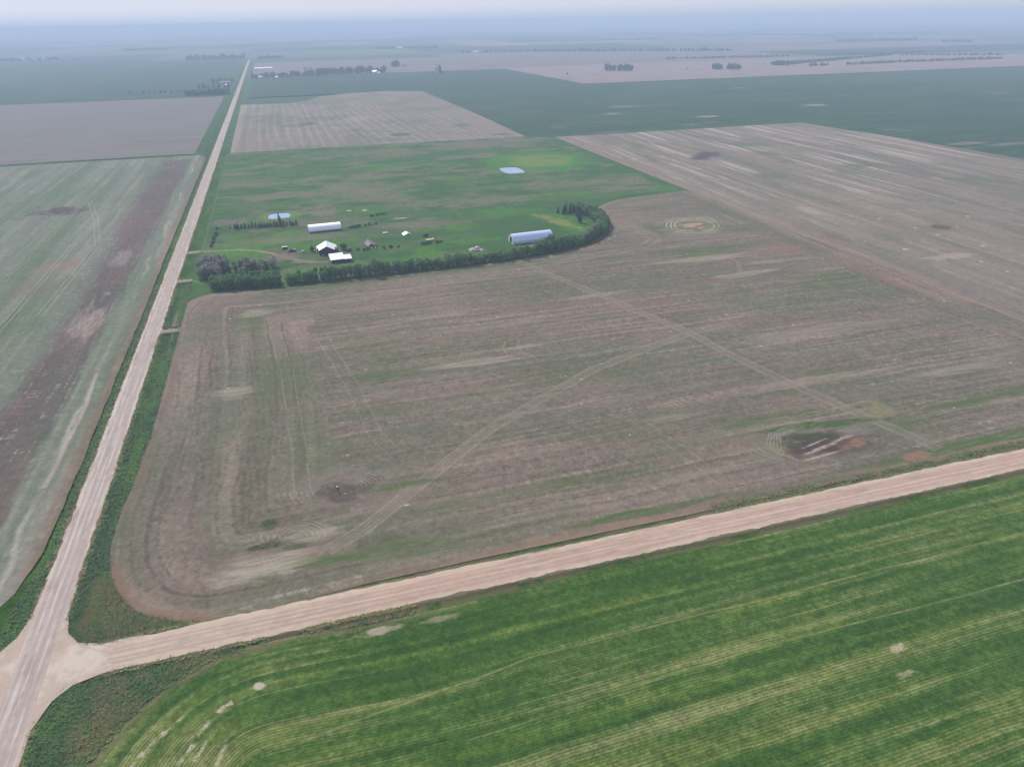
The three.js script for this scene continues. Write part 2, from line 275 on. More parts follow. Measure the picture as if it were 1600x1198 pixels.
  c.rings(-12, -186, 17, 11, 0.4, 1.2, 0.05, C(186, 172, 158), 0.4, 0.35); c.rings(-34, -177, 26, 19, 0.7, 1.3, 0.45, C(182, 168, 154), 0.32, 0.4); c.patch(-24, -172, 14, 4, C(186, 172, 158), 0.5, { gx: 7, gz: 2.5, nz: 1 });
  c.patch(-20, -195, 3.5, 3, C(58, 78, 46), 0.7, { gx: 3, gz: 3 }); c.patch(-20, -184, 9, 2.2, C(64, 80, 48), 0.75, { gx: 4, gz: 2 }); c.patch(-13, -181, 5, 1.8, C(74, 86, 50), 0.6, { gx: 3, gz: 2 });
  // hollow by the side road: mud, crust and dry red weed
  c.patch(172, -184, 34, 15, C(128, 120, 108), 0.7, { rot: 0.15, gx: 12, gz: 6 }); c.rings(163, -184, 36, 20, 0.15, 1.3, 0.35, C(188, 176, 160), 0.5, 0.36); c.patch(168, -181, 25, 11, C(104, 88, 76), 0.8, { rot: 0.12, gx: 8, gz: 5 });
  c.patch(178, -193, 30, 4.2, C(76, 102, 50), 0.95, { rot: 0.12, gx: 12, gz: 3 }); c.patch(166, -184, 16, 7, C(82, 78, 62), 0.9, { rot: 0.15, gx: 7, gz: 5 }); c.patch(167, -187.5, 15, 3, C(74, 86, 52), 0.75, { rot: 0.15, gx: 7, gz: 3 });
  c.patch(165, -179, 13, 3, C(92, 70, 66), 0.95, { rot: 0.12, gx: 5, gz: 3 }); c.patch(164, -178.8, 9, 1.3, C(196, 176, 164), 0.65, { rot: -0.2, gx: 4, gz: 1.2, nz: 0.9 }); c.patch(177, -182.3, 7, 0.9, C(196, 176, 164), 0.6, { rot: -0.25, gx: 3, gz: 1, nz: 0.9 }); c.patch(165, -182.5, 8, 0.6, C(190, 172, 160), 0.8, { rot: -0.25, gx: 3, gz: 1 }); c.patch(165, -175.2, 13, 0.7, C(190, 172, 160), 0.8, { rot: -0.1, gx: 4, gz: 1 });
  c.patch(179, -178.5, 8, 3, C(156, 116, 90), 0.7, { rot: -0.3, gx: 4, gz: 3 }); c.patch(193, -165, 9, 2.4, C(170, 124, 104), 0.7, { gx: 5, gz: 2 }); c.patch(205, -196, 8, 7, C(154, 146, 96), 0.45, { rot: -0.8, gx: 4, gz: 4 }); c.patch(150, -184, 8, 8, C(132, 128, 96), 0.6, { gx: 4, gz: 4 });
  for (let k = 0; k < 5; k++) c.track([[153 - k * 0.8, -175 - k], [152.5 - k * 0.9, -183 - k], [157 - k * 0.6, -190.5 - k * 0.7], [170, -193.5 - k * 0.8]], 0.6, C(196, 184, 168), 0.55, { brk: 0.7 });
  // hollow beyond the shelterbelt bend
  c.patch(279, -468, 36, 28, C(110, 116, 82), 0.6, { rot: -0.5 }); c.rings(279, -467, 38, 30, -0.5, 3.2, 0.3, C(196, 182, 160), 1.2, 0.1); c.patch(266, -462, 10, 12, WEED, 0.5); c.patch(296, -452, 12, 10, WEED, 0.5);
  c.patch(279, -467, 12, 9, C(190, 158, 140), 0.9, { gx: 5, gz: 4 }); c.patch(281, -464, 9, 2.6, C(126, 72, 58), 0.9, { rot: -0.4, gx: 4, gz: 2 });
  for (let k = 0; k < 70; k++) { const x = rr(-40, 330), z = -rr(185, 415); c.patch(x, z, rr(0.4, 1.1), rr(0.3, 0.6), C(214, 204, 190), 0.9, { gx: 1.5, gz: 1.5, fine: 0.2 }); }
  struct('stubble_field', sheet(mainLoop, 0, R), groundMat(c, 0.3));
}
{ // field east of the quarter line
  const R = [334.6, -924, 730, -120], c = new Cover(R, 1184, 1700), PALE = C(188, 175, 158), A = C(148, 133, 118), B = C(135, 126, 110);
  c.base((x, z, o) => {
    const wob = (fbm(x / 70, z / 90) - 0.5) * 12, s = x + wob * 0.4 + (z + 500) * 0.02, n = fbm(x / 100 + 7, z / 120), b1 = vn(s / 9, z / 300), b2 = vn(s / 3.2, z / 90), b3 = vn(s / 1.4, z / 18), g = grit(x * 0.6, z * 0.6);
    put(o, A, 1); lerp3(o, B, ss(0.4, 0.65, n * 0.5 + b1 * 0.5)); lerp3(o, GREY, ss(0.5, 0.75, fbm(x / 45 + 80, z / 70) * 0.7 + b1 * 0.3) * 0.65);
    const stripe = ss(0.62, 0.85, vn(s / 3.4 + 50, z / 110)) * ss(-420, -640, z + (n - 0.5) * 240); lerp3(o, PALE, stripe * 0.78);
    lerp3(o, PALE, ss(0.72, 0.95, b2 * 0.6 + b3 * 0.3 + g * 0.15) * 0.5); lerp3(o, WEED, ss(0.66, 0.84, fbm(x / 30 + 33, z / 60 + 12)) * 0.45);
    const edge = ss(14, 2, x - 334.6 + (fbm(x / 8, z / 14) - 0.5) * 10); lerp3(o, C(162, 136, 122), edge * 0.4);
    const v = 0.84 + 0.18 * b2 + 0.5 * (g - 0.5) + 0.12 * b3; o[0] *= v; o[1] *= v; o[2] *= v;
  });
  c.track([[341, -120], [341, -560], [343, -920]], 1.2, DARK, 0.6, { gap: 4, brk: 0.3 }); c.track([[352, -120], [352, -560], [350, -900]], 1.0, DARK, 0.5, { brk: 0.5 });
  const N = { gx: 5, gz: 26, nz: 0.9, fine: 0.6 };
  c.patch(440, -728, 17, 40, C(92, 80, 80), 0.95, { rot: 0.75, gx: 10, gz: 14, nz: 0.6, fine: 0.2 }); c.patch(520, -790, 26, 26, C(118, 110, 104), 0.6, { rot: 0.5, gx: 8, gz: 10 }); c.patch(530, -772, 30, 20, C(96, 122, 70), 0.6, N); c.patch(508, -715, 18, 22, C(92, 118, 70), 0.6, N); c.patch(548, -618, 22, 14, C(92, 114, 70), 0.6, N); c.patch(440, -605, 18, 16, C(98, 112, 76), 0.5, N);
  c.patch(437, -402, 26, 16, C(130, 128, 96), 0.7, {}); c.patch(437, -403, 11, 8, C(104, 84, 80), 0.9, { fine: 0.2 });
  c.patch(384, -473, 8, 22, C(196, 182, 164), 0.5, N); c.patch(392, -345, 26, 6, PALE, 0.5, {}); c.patch(345, -395, 9, 30, RUST, 0.3, N); c.patch(390, -395, 18, 14, WEED, 0.3, N);
  for (let k = 0; k < 36; k++) c.patch(rr(345, 520), -rr(200, 520), rr(0.8, 2), rr(0.8, 2.4), C(214, 200, 188), 0.85, { gx: 2, gz: 2, fine: 0.2 });
  struct('stubble_field', sheet(roughLoop([[334.6, -120], [727, -120], [727, -560], [718, -760], [702, -921], [511, -919], [337, -922], [334.6, -600]], 6, 0.7), -0.03, R), groundMat(c, 0.3));
}
{ // field north of the pasture
  const R = [-64, -1720, 312, -936], c = new Cover(R, 760, 1500), PALE = C(174, 161, 147), A = C(146, 132, 118), B = C(128, 127, 106);
  c.base((x, z, o) => {
    const wob = (fbm(x / 80, z / 120) - 0.5) * 8, s = x + wob * 0.3 + (x > 80 ? (z + 950) * -0.05 : 0), n = fbm(x / 110 + 40, z / 140), b1 = vn(s / 4.2, z / 220), b2 = vn(s / 2.6, z / 90), g = grit(x * 0.5, z * 0.4);
    put(o, A, 1); lerp3(o, B, ss(0.4, 0.62, n * 0.7 + b1 * 0.3) * 0.9); lerp3(o, PALE, ss(0.1, 0.8, Math.sin(s / 2.1 + vn(s / 30, z / 300) * 4)) * (0.25 + 0.6 * n) * 0.75); lerp3(o, C(104, 116, 82), ss(0.5, 0.72, fbm(x / 50 + 200, z / 60)) * 0.5); lerp3(o, C(112, 112, 96), ss(0.6, 0.85, b2) * 0.5); lerp3(o, PALE, ss(0.55, 0.8, vn(z / 26 + 7, x / 160)) * ss(0.45, 0.7, n) * 0.5);
    const v = 0.9 + 0.2 * b2 + 0.45 * (g - 0.5); o[0] *= v; o[1] *= v; o[2] *= v;
    lerp3(o, PALE, ss(-46, -58, x) * 0.5);
  });
  c.patch(155, -1024, 15, 15, C(78, 100, 66), 0.95, { gx: 8, gz: 8, fine: 0.1, nz: 0.3, edge: 0.2 }); c.patch(155, -1024, 10, 10, C(110, 116, 84), 0.8, { fine: 0.2, nz: 0.3 }); c.patch(44, -1195, 16, 26, C(96, 88, 86), 0.75, { gx: 9, gz: 12 }); c.patch(20, -1180, 26, 30, C(96, 116, 72), 0.5, {}); c.patch(108, -1098, 9, 12, C(100, 88, 86), 0.7, {}); c.patch(280, -975, 14, 10, C(100, 82, 80), 0.8, {}); c.patch(252, -1080, 20, 18, C(104, 96, 88), 0.5, {});
  struct('fallow_field', sheet(roughLoop([[-58, -948], [120, -947], [304, -941], [309, -1200], [308, -1675], [231, -1712], [150, -1690], [92, -1654], [59, -1560], [20, -1530], [-60, -1540]], 8, 1.2), -0.04, R), groundMat(c, 0.3));
}
const pond1 = smoothLoop([[-16.5, -597.5], [-8, -595.5], [-1.5, -597.5], [0.2, -606], [-1.5, -615], [-9, -616.5], [-16, -615], [-18, -606]], 48), pond2 = smoothLoop([[209, -738], [209, -710], [212, -706.5], [227, -706.5], [229, -710], [229, -738], [226, -742], [212, -742]], 48);
{ // pasture and farmyard
  const R = [-64, -952, 340, -418], c = new Cover(R, 1200, 1580), G1 = C(64, 104, 50), G2 = C(86, 116, 62), BR = C(132, 122, 102), LUSH = C(82, 134, 42), TAN = C(170, 150, 128);
  c.base((x, z, o) => {
    const n = fbm(x / 60 + 2, z / 34 + 9), m = fbm(x / 22 + 50, z / 13), f = vn(x / 2.6, z / 2.2), g = grit(x * 0.8, z * 0.8), yard = ss(-640, -560, z);
    put(o, G1, 1); lerp3(o, G2, ss(0.35, 0.65, m)); lerp3(o, BR, ss(0.44, 0.64, n * 0.72 + m * 0.28 - yard * 0.04) * (0.72 - yard * 0.15)); lerp3(o, LUSH, ss(0.54, 0.72, fbm(x / 40 + 90, z / 26 + 70)) * (0.3 + 0.55 * yard));
    lerp3(o, C(52, 80, 48), ss(0.6, 0.85, f * 0.6 + m * 0.4) * 0.6);
    const v = 0.86 + 0.22 * f + 0.55 * (g - 0.5); o[0] *= v; o[1] *= v; o[2] *= v;
    lerp3(o, C(66, 100, 58), Math.max(ss(-944, -949, z + (m - 0.5) * 6), ss(-57, -61, x)) * 0.8);
    lerp3(o, G1, ss(22, 6, 337 - x - (z < -575 ? 0 : 200) + (m - 0.5) * 24) * 0.8);
  });
  c.patch(258, -762, 64, 68, C(70, 130, 34), 1, { nz: 0.3, fine: 0.2, gx: 14, gz: 14, edge: 0.3 }); c.patch(262, -764, 42, 46, C(118, 140, 66), 0.9, { nz: 0.3, fine: 0.3, gx: 14, gz: 14, edge: 0.4 }); c.patch(280, -775, 16, 14, C(96, 112, 74), 0.6, {}); c.patch(219, -722, 30, 36, C(98, 130, 60), 0.6, { nz: 0.5 });
  c.patch(-8, -606, 20, 20, C(104, 146, 48), 0.95, { nz: 0.3, fine: 0.3, gx: 4, gz: 4 }); c.patch(-44, -596, 16, 15, C(132, 116, 106), 0.7, { gx: 9, gz: 6 }); c.patch(24, -603, 16, 16, C(138, 124, 112), 0.75, { gx: 9, gz: 6 });
  for (const [x, z, rx, rz] of [[45, -603, 3, 3.4], [57, -600, 2.8, 3], [80, -563, 9, 1.6]]) c.patch(x, z, rx, rz, C(206, 190, 168), 0.95, { gx: 3, gz: 2, fine: 0.3 });
  for (const [x, z, rx, rz, a] of [[60, -690, 70, 34, 0.5], [150, -600, 60, 22, 0.6], [240, -640, 60, 26, 0.5], [120, -880, 120, 40, 0.4], [100, -540, 46, 16, 0.5], [290, -600, 30, 16, 0.5], [-10, -528, 18, 12, 0.5], [10, -530, 12, 10, 0.6]]) c.patch(x, z, rx, rz, BR, a, { gx: 14, gz: 7, nz: 1 });
  for (const [x, z, rx, rz, a] of [[94, -794, 34, 30, 0.6], [148, -700, 22, 18, 0.5], [200, -500, 16, 42, 0.85], [158, -556, 40, 22, 0.8], [120, -482, 34, 9, 0.8], [10, -450, 26, 8, 0.9], [190, -530, 26, 10, 0.8], [70, -455, 55, 9, 0.7], [-40, -545, 14, 16, 0.6], [150, -440, 50, 6, 0.6], [-9, -432, 5, 9, 1.0], [-58, -470, 5, 40, 0.6]]) c.patch(x, z, rx, rz, LUSH, a * 0.75, { gx: 7, gz: 5, nz: 0.9 });
  c.patch(190, -512, 8, 34, C(146, 148, 80), 0.7, { rot: -0.3, gx: 4, gz: 5 }); c.patch(110, -568, 24, 7, C(60, 112, 74), 0.7, {}); c.patch(60, -530, 18, 12, C(70, 100, 72), 0.5, {}); c.patch(40, -545, 14, 9, C(74, 104, 78), 0.5, {});
  // driveway and worn ground
  c.track([[-64, -519], [-48, -515.5], [-36, -514], [-26, -508], [-16, -498], [-10, -488], [-2, -478], [6, -469], [18, -466]], 4.5, TAN, 0.9, { brk: 0.45, grain: 3 }); c.patch(-8, -489, 13, 14, C(140, 120, 102), 0.7, { gx: 6, gz: 5 }); c.patch(3, -472, 12, 5, C(146, 124, 106), 0.7, { gx: 6, gz: 3 });
  c.track([[-64, -454], [-54, -449], [-44, -443]], 2.6, TAN, 0.7, { brk: 0.5 }); c.track([[-60.5, -520], [-60, -700], [-60, -940]], 0.9, C(124, 142, 92), 0.8, { brk: 0.4 });
  c.patch(44, -498, 10, 16, C(94, 112, 74), 0.6, { gx: 5, gz: 5 }); c.patch(113, -459, 9, 7, C(128, 116, 92), 0.6, { gx: 4, gz: 4 }); c.patch(155, -456, 16, 2.5, C(158, 146, 112), 0.7, { gx: 4, gz: 2 });
  c.track([[-5, -425.5], [60, -423.5], [110, -426.5], [160, -434], [190, -445], [208, -466], [216, -490]], 4.5, C(132, 116, 98), 0.6, { brk: 0.4 });
  const loop = [[-62.5, -419], [340, -419], [340, -570], [337, -921], [311, -934], [306, -940], [120, -946], [-62.5, -947]];
  struct('pasture', sheet(roughLoop(loop, 12, 0.4), -0.035, R, [pond1, pond2]), groundMat(c, 0.35));
}
for (const [loop, cx, cz] of [[pond1, -9, -606], [pond2, 219, -724]]) { // dugout banks and water
  const inner = loop.map(([x, z]) => [cx + (x - cx) * 0.84, cz + (z - cz) * 0.84]), p = [], ix = [], n = loop.length;
  loop.forEach(([x, z], i) => { p.push(x, -0.035, z, inner[i][0], -1.1, inner[i][1]); const a = 2 * i, b = 2 * ((i + 1) % n); ix.push(a, b, a + 1, b, b + 1, a + 1); });
  const g = new THREE.BufferGeometry(); g.setAttribute('position', new THREE.Float32BufferAttribute(p, 3)); g.setIndex(ix); g.computeVertexNormals();
  struct('dugout_bank', g, matte(84, 96, 58, { side: THREE.DoubleSide }));
  const w = new THREE.MeshPhysicalMaterial({ roughness: 0.06, metalness: 0 }); w.color.setRGB(0.22, 0.29, 0.42);
  struct('pond_water', sheet(loop.map(([x, z]) => [cx + (x - cx) * 0.93, cz + (z - cz) * 0.93]), -0.5, [0, 0, 10, 10]), w);
}
{ // field west of the grid road
  const R = [-330, -952, -80, -160], c = new Cover(R, 1000, 1800), A = C(128, 134, 114), B = C(146, 140, 126), BAND = C(104, 89, 86), LT = C(176, 170, 152);
  c.base((x, z, o) => {
    const wob = (fbm(x / 50, z / 80) - 0.5) * 6, s = x + wob * 0.35, n = fbm(x / 60 + 5, z / 110), b1 = vn(s / 7, z / 320), b2 = vn(s / 2.4, z / 90), b3 = vn(s / 0.9, z / 14), b4 = vn(z / 0.9, s / 7), g = grit(x * 0.9, z * 0.7);
    put(o, A, 1); lerp3(o, C(106, 122, 90), ss(0.42, 0.7, n * 0.6 + b1 * 0.4) * 0.85); lerp3(o, B, ss(0.5, 0.75, (1 - n) * 0.5 + b2 * 0.5) * 0.8);
    lerp3(o, BAND, ss(0.64, 0.82, fbm(s / 16 + 9, z / 150 + 3)) * 0.3);
    const e1 = -118 + (z + 300) * 0.012 + (fbm(x / 9, z / 26) - 0.5) * 9, e2 = -98.5 + (fbm(x / 6 + 20, z / 24) - 0.5) * 3.5, band = ss(e1 - 9, e1 + 6, x + (b2 - 0.5) * 9) * ss(e2 + 2.4, e2 - 2.4, x + (b3 - 0.5) * 3) * ss(-930, -915, z);
    lerp3(o, BAND, band * (0.62 + 0.4 * b2) * (0.75 + 0.4 * n)); lerp3(o, LT, ss(0.66, 0.9, b4 * 0.45 + b3 * 0.35 + g * 0.25) * (0.25 + 0.45 * band * vn(x / 14, z / 18) + 0.3 * vn(x / 9, z / 40)));
    lerp3(o, C(134, 104, 96), band * ss(0.5, 0.8, vn(x / 20 + 4, z / 34)) * 0.4);
    lerp3(o, LT, ss(1.6, 0.2, Math.abs(x + 91.5 + (fbm(x / 30, z / 22) - 0.5) * 7)) * ss(0.35, 0.6, vn(z / 30, 3.3)) * 0.7);
    lerp3(o, C(150, 112, 98), ss(-87.5, -84.5, x) * 0.45);
    const v = 0.84 + 0.2 * b2 + 0.55 * (g - 0.5) + 0.1 * b3; o[0] *= v; o[1] *= v; o[2] *= v;
  });
  const N = { gx: 4, gz: 22, nz: 0.9, fine: 0.6 };
  c.patch(-180, -685, 26, 24, C(92, 78, 80), 0.95, { rot: 0.5, gx: 12, gz: 12, fine: 0.4 }); c.patch(-142, -514, 20, 16, C(150, 124, 114), 0.7, { gx: 9, gz: 9 }); c.patch(-150, -470, 26, 22, C(130, 110, 104), 0.5, N); c.patch(-108, -520, 10, 26, C(170, 154, 142), 0.5, N); c.patch(-108, -400, 9, 34, C(182, 164, 152), 0.5, N);
  c.track([[-90.5, -238], [-90, -270], [-89.5, -300], [-91, -330]], 2.2, C(200, 182, 164), 0.8, { brk: 0.5 });
  for (const x of [-150, -172, -214, -260]) c.track([[x, -200], [x + 2, -500], [x + 3, -900]], 0.9, LT, 0.8, { gap: 2.6, brk: 0.5 });
  c.track([[-134, -420], [-131, -560], [-146, -640], [-165, -720]], 0.9, LT, 0.8, { gap: 3, brk: 0.4 });
  struct('seeded_field', sheet(roughLoop([[-83, -928], [-82.6, -560], [-82, -380], [-81.8, -240], [-82.4, -200], [-85.4, -184], [-92, -172], [-104, -166], [-480, -166], [-480, -946], [-92, -946]], 3, 0.6), -0.02, R), groundMat(c, 0.3));
}
const greenLoop = roughLoop(smoothLoop([[-60, -95], [-58.5, -112], [-55.5, -122], [-50, -131], [-42, -138.5], [-33, -143.2], [-22, -145.4], [0, -144.4], [20, -143.6], [60, -144], [140, -144], [216, -144], [330, -144], [420, -144], [425, -138], [425, 0], [420, 60], [-50, 60], [-58, 50], [-60, -40]], 300), 2, 0.3);
{ // young green crop south of the side road
  const R = [-62, -147, 230, -56], edge = edgeField(greenLoop, [-62, -147, 230, 65], 160), c = new Cover(R, 2044, 700);
  const D1 = C(60, 93, 34), D2 = C(74, 107, 40), Y = C(112, 132, 52), S = C(172, 164, 116), OL = C(98, 114, 60);
  c.base((x, z, o) => {
    const d = edge(x, z) + (fbm(x / 60, z / 60) - 0.5) * 0.5, s = d + (x > 0 ? x * 0.012 : 0), n = fbm(x / 46 + 21, z / 13 + 4), b1 = vn(s / 4.5 + 30, x / 110), b2 = vn(s / 1.6, x / 60), b3 = vn(s / 0.7, x / 22), g = grit(x * 1.6, z * 1.6), g2 = vn(x / 3.4, z / 1.8 + 50);
    const row = 0.5 + 0.5 * Math.sin(s * 8.2 + vn(x / 14, s / 6) * 3), thin = n * 0.46 + b1 * 0.27 + b2 * 0.27 + 0.02 - 0.1 * ss(14, 4, d) * ss(-10, 20, x) + 0.06 * ss(20, -30, x) + 0.3 * ss(1, 0, Math.hypot((x + 39) / 15, (z + 123) / 13)) * vn(s / 2.5, 7.7 + x / 40);
    const k = thin + 0.2 * (g - 0.5) + 0.05 * (g2 - 0.5);
    put(o, D1, 1); lerp3(o, D2, ss(0.26, 0.5, k)); lerp3(o, OL, ss(0.46, 0.66, k) * 0.6); lerp3(o, Y, ss(0.42, 0.7, k * 0.72 + vn(s / 2.7 + 77, x / 50) * 0.3) * 0.6);
    lerp3(o, S, ss(0.5, 0.92, k + 0.2 * (row - 0.5) + 0.24 * (b3 - 0.5)) * 0.52);
    const line = ss(0.74, 0.92, vn(s / 0.85 + 11, x / 60)); lerp3(o, S, line * ss(0.32, 0.6, k) * (0.2 + 0.9 * g) * 0.34);
    const v = 0.84 + 0.24 * (row - 0.5) + 0.2 * b3 + 0.85 * (g - 0.5) + 0.06 * g2; o[0] *= v; o[1] *= v; o[2] *= v;
    lerp3(o, C(134, 122, 92), ss(3.2, 0.4, d + (vn(x / 3, z / 3) - 0.5) * 2.4) * ss(40, -10, x) * 0.6);
  });
  c.patch(-22.3, -132, 1.6, 1.4, C(206, 194, 170), 0.95, { gx: 1.5, gz: 1.2, fine: 0.4 }); for (const [x, z, rx, rz, r, a] of [[-29.5, -128.3, 3.2, 0.8, 0.45, 0.9], [-33.5, -124, 4, 0.9, 0.95, 0.8], [-36.5, -119, 4, 0.9, 1.1, 0.8], [-34, -118, 5, 0.7, 1.15, 0.6], [-45, -122, 6, 0.8, 0.95, 0.7], [-48, -117, 5, 0.7, 1.1, 0.6], [-41, -126, 5, 0.6, 0.75, 0.6], [-30, -116, 4, 0.7, 1.3, 0.6]]) c.patch(x, z, rx, rz, C(200, 187, 156), a, { rot: -r, gx: 1.6, gz: 1.6, nz: 1.3, fine: 0.8, edge: 0.8 });
  c.patch(6, -140.5, 6, 1.6, C(184, 168, 144), 0.9, { gx: 3, gz: 1.2, fine: 0.4 }); c.patch(22, -140, 8, 1.4, C(170, 160, 132), 0.6, { gx: 3, gz: 1 }); c.patch(124, -97, 3, 1.5, C(196, 182, 150), 0.8, { gx: 2, gz: 1 }); c.patch(120, -90, 4, 1.2, C(190, 176, 140), 0.6, { gx: 2, gz: 1 });
  c.track([[-14, -114], [40, -121], [100, -121], [200, -121.5]], 0.9, S, 0.55, { brk: 0.7, grain: 8 }); c.track([[20, -104], [90, -107], [200, -106]], 0.8, S, 0.5, { brk: 0.7, grain: 8 });
  struct('green_crop_field', sheet(greenLoop, 0.02, R), groundMat(c, 0.35));
}

// ---------------------------------------------------------------- roads, ditches and verges
const ditch = (d) => d < 4.2 ? 0.25 : d < 8 ? mix(0.25, -0.65, ss(4.2, 8, d)) : mix(-0.65, -0.055, ss(8, 12.5, d));
const sideDitch = (d) => d < 5 ? 0.25 : d < 6.6 ? mix(0.25, -0.2, ss(5, 6.6, d)) : mix(-0.2, -0.055, ss(6.6, 8.2, d));
const pads = [[-373, 3.5], [-455, 3.5], [-518, 3.5], [-955, 3]];
function verge(x, z) {
  const dm = Math.abs(x + 74), dsd = Math.abs(z + 152); let h = ditch(dm);
  for (const [pz, r] of pads) if (x > -74 || pz === -955) h = mix(h, Math.max(h, 0.02), ss(r + 2.5, r, Math.abs(z - pz)) * ss(13, 11.5, dm));
  const k = ss(19, 8, dsd) * ss(60, 30, dm); if (dsd < 60) h = mix(h, dm > 12 ? sideDitch(dsd) : Math.max(sideDitch(dsd), -0.05), dm > 26 ? 1 : k);
  return h + (dm > 5 && dsd > 6 ? (fbm(x / 2.2, z / 2.2) - 0.5) * 0.16 * (dm < 30 && dsd > 12 ? ss(12, 7.5, dm) : ss(8, 6.5, dsd)) : 0);
}
const vergeCol = (x, z, o) => {
  const dm = Math.abs(x + 74), dsd = Math.abs(z + 152), n = fbm(x / 7 + 3, z / 16), m = fbm(x / 2.4, z / 2.8 + 8), g = rnd();
  put(o, C(58, 96, 28), 1); lerp3(o, C(80, 118, 38), ss(0.4, 0.65, n)); lerp3(o, C(40, 68, 20), ss(0.5, 0.75, m) * 0.7);
  const dry = Math.max(ss(-196, -172, z + (n - 0.5) * 26) * ss(-72, -64, x) * ss(-156, -160, z), ss(-65, -56, x + (n - 0.5) * 12) * ss(-152, -147, z) * ss(-90, -100, z)); if (dry > 0) lerp3(o, C(112, 102, 74), dry * ss(0.3, 0.62, m * 0.6 + n * 0.4) * 0.85);
  if (x > -40) { lerp3(o, C(136, 124, 96), ss(0.35, 0.6, m) * 0.6 * ss(30, 0, Math.abs(x - 5))); if (z < -152) lerp3(o, C(120, 112, 86), ss(0.42, 0.65, fbm(x / 12, z / 2)) * 0.6); }
  lerp3(o, C(152, 132, 112), ss(5.4, 4.3, Math.min(dm, dsd < 9 ? dsd - 0.6 : 99) + (m - 0.5) * 1.6) * 0.8);
  for (const [pz, r] of pads) lerp3(o, C(182, 164, 146), ss(r, r - 1.6, Math.abs(z - pz) + (m - 0.5) * 3 + (dm > 12 ? 0.8 : 0)) * (x > -74 || pz === -955 ? 0.85 : 0) * ss(15, 12, dm));
  const v = 0.86 + 0.28 * (g - 0.5) + 0.24 * (m - 0.3); o[0] *= v; o[1] *= v; o[2] *= v;
};
{
  const R = [-98, -660, -50, -100], c = new Cover(R, 288, 2048); c.base(vergeCol);
  struct('roadside_verge', grid(range(-98, -50, 0.8), range(-100, -660, 2.2), verge, R), groundMat(c, 0.3));
  const R2 = [-50, -168, 300, -138], c2 = new Cover(R2, 2048, 180); c2.base(vergeCol);
  struct('roadside_verge', grid(range(-50, 430, 2.4), range(-138, -168, 0.6), verge, R2), groundMat(c2, 0.3));
  const R3 = [-98, -760, -50, -660], c3 = new Cover(R3, 192, 256); c3.base((x, z, o) => { vergeCol(x, z, o); });
  const mt = groundMat(c3, 0.3);
  struct('roadside_verge', grid(range(-98, -50, 1.2), range(-660, -3500, 10), verge, R3), mt);
  struct('roadside_verge', grid(range(-98, -50, 1.6), range(80, -100, 4), verge, R3), mt);
  const c4 = new Cover([0, 0, 60, 60], 256, 256); c4.base((x, z, o) => { const m = fbm(x / 3, z / 3), g = grit(x, z); put(o, C(64, 104, 42), 0.75 + 0.5 * g); lerp3(o, C(100, 116, 66), ss(0.45, 0.7, m) * 0.7); }); const mt4 = groundMat(c4, 0.3);
  struct('roadside_verge', grid(range(-480, -98, 6), range(-134, -170, 1.2), (x, z) => sideDitch(Math.abs(z + 152)), c4.r), mt4);
  struct('field_margin', sheet(roughLoop([[-480, -944], [-83, -944], [-83, -955], [-480, -955]], 12, 1), -0.05, c4.r), mt4);
}
let apron;
const inside = (loop, x, z) => { let c = false; for (let i = 0, j = loop.length - 1; i < loop.length; j = i++) { const [ax, az] = loop[i], [bx, bz] = loop[j]; if ((az > z) !== (bz > z) && x < (bx - ax) * (z - az) / (bz - az) + ax) c = !c; } return c; };
function roadCol(kind) {
  return (x, z, o) => {
    const s = kind === 'side' ? z + 152 : x + 74, t = kind === 'side' ? x : z, n = fbm(s / 3 + 4, t / 30), f = vn(s / 0.35, t / 9), f2 = vn(s / 0.9 + 30, t / 60), g = rnd();
    put(o, kind === 'side' ? C(196, 168, 150) : C(190, 174, 164), 1); if (kind === 'side') lerp3(o, C(200, 182, 164), ss(20, -40, t + (n - 0.5) * 30));
    lerp3(o, kind === 'side' ? C(206, 180, 164) : C(206, 193, 184), ss(0.4, 0.7, f2 * 0.6 + f * 0.4));
    for (const r of [-2.3, -0.8, 1.0, 2.5]) lerp3(o, kind === 'side' ? C(182, 152, 134) : C(176, 160, 150), ss(0.7, 0.1, Math.abs(s - r + (vn(t / 45, r) - 0.5) * 0.5)) * 0.62);
    lerp3(o, C(206, 186, 160), ss(3.2, 4.2, Math.abs(s) + (n - 0.5)) * 0.7); lerp3(o, C(156, 138, 120), ss(0.55, 0.75, fbm(s / 1.6 + 14, t / 8)) * 0.4);
    const v = 0.93 + 0.24 * (grit(x, z) - 0.5) + 0.08 * f; o[0] *= v; o[1] *= v; o[2] *= v;
  };
}
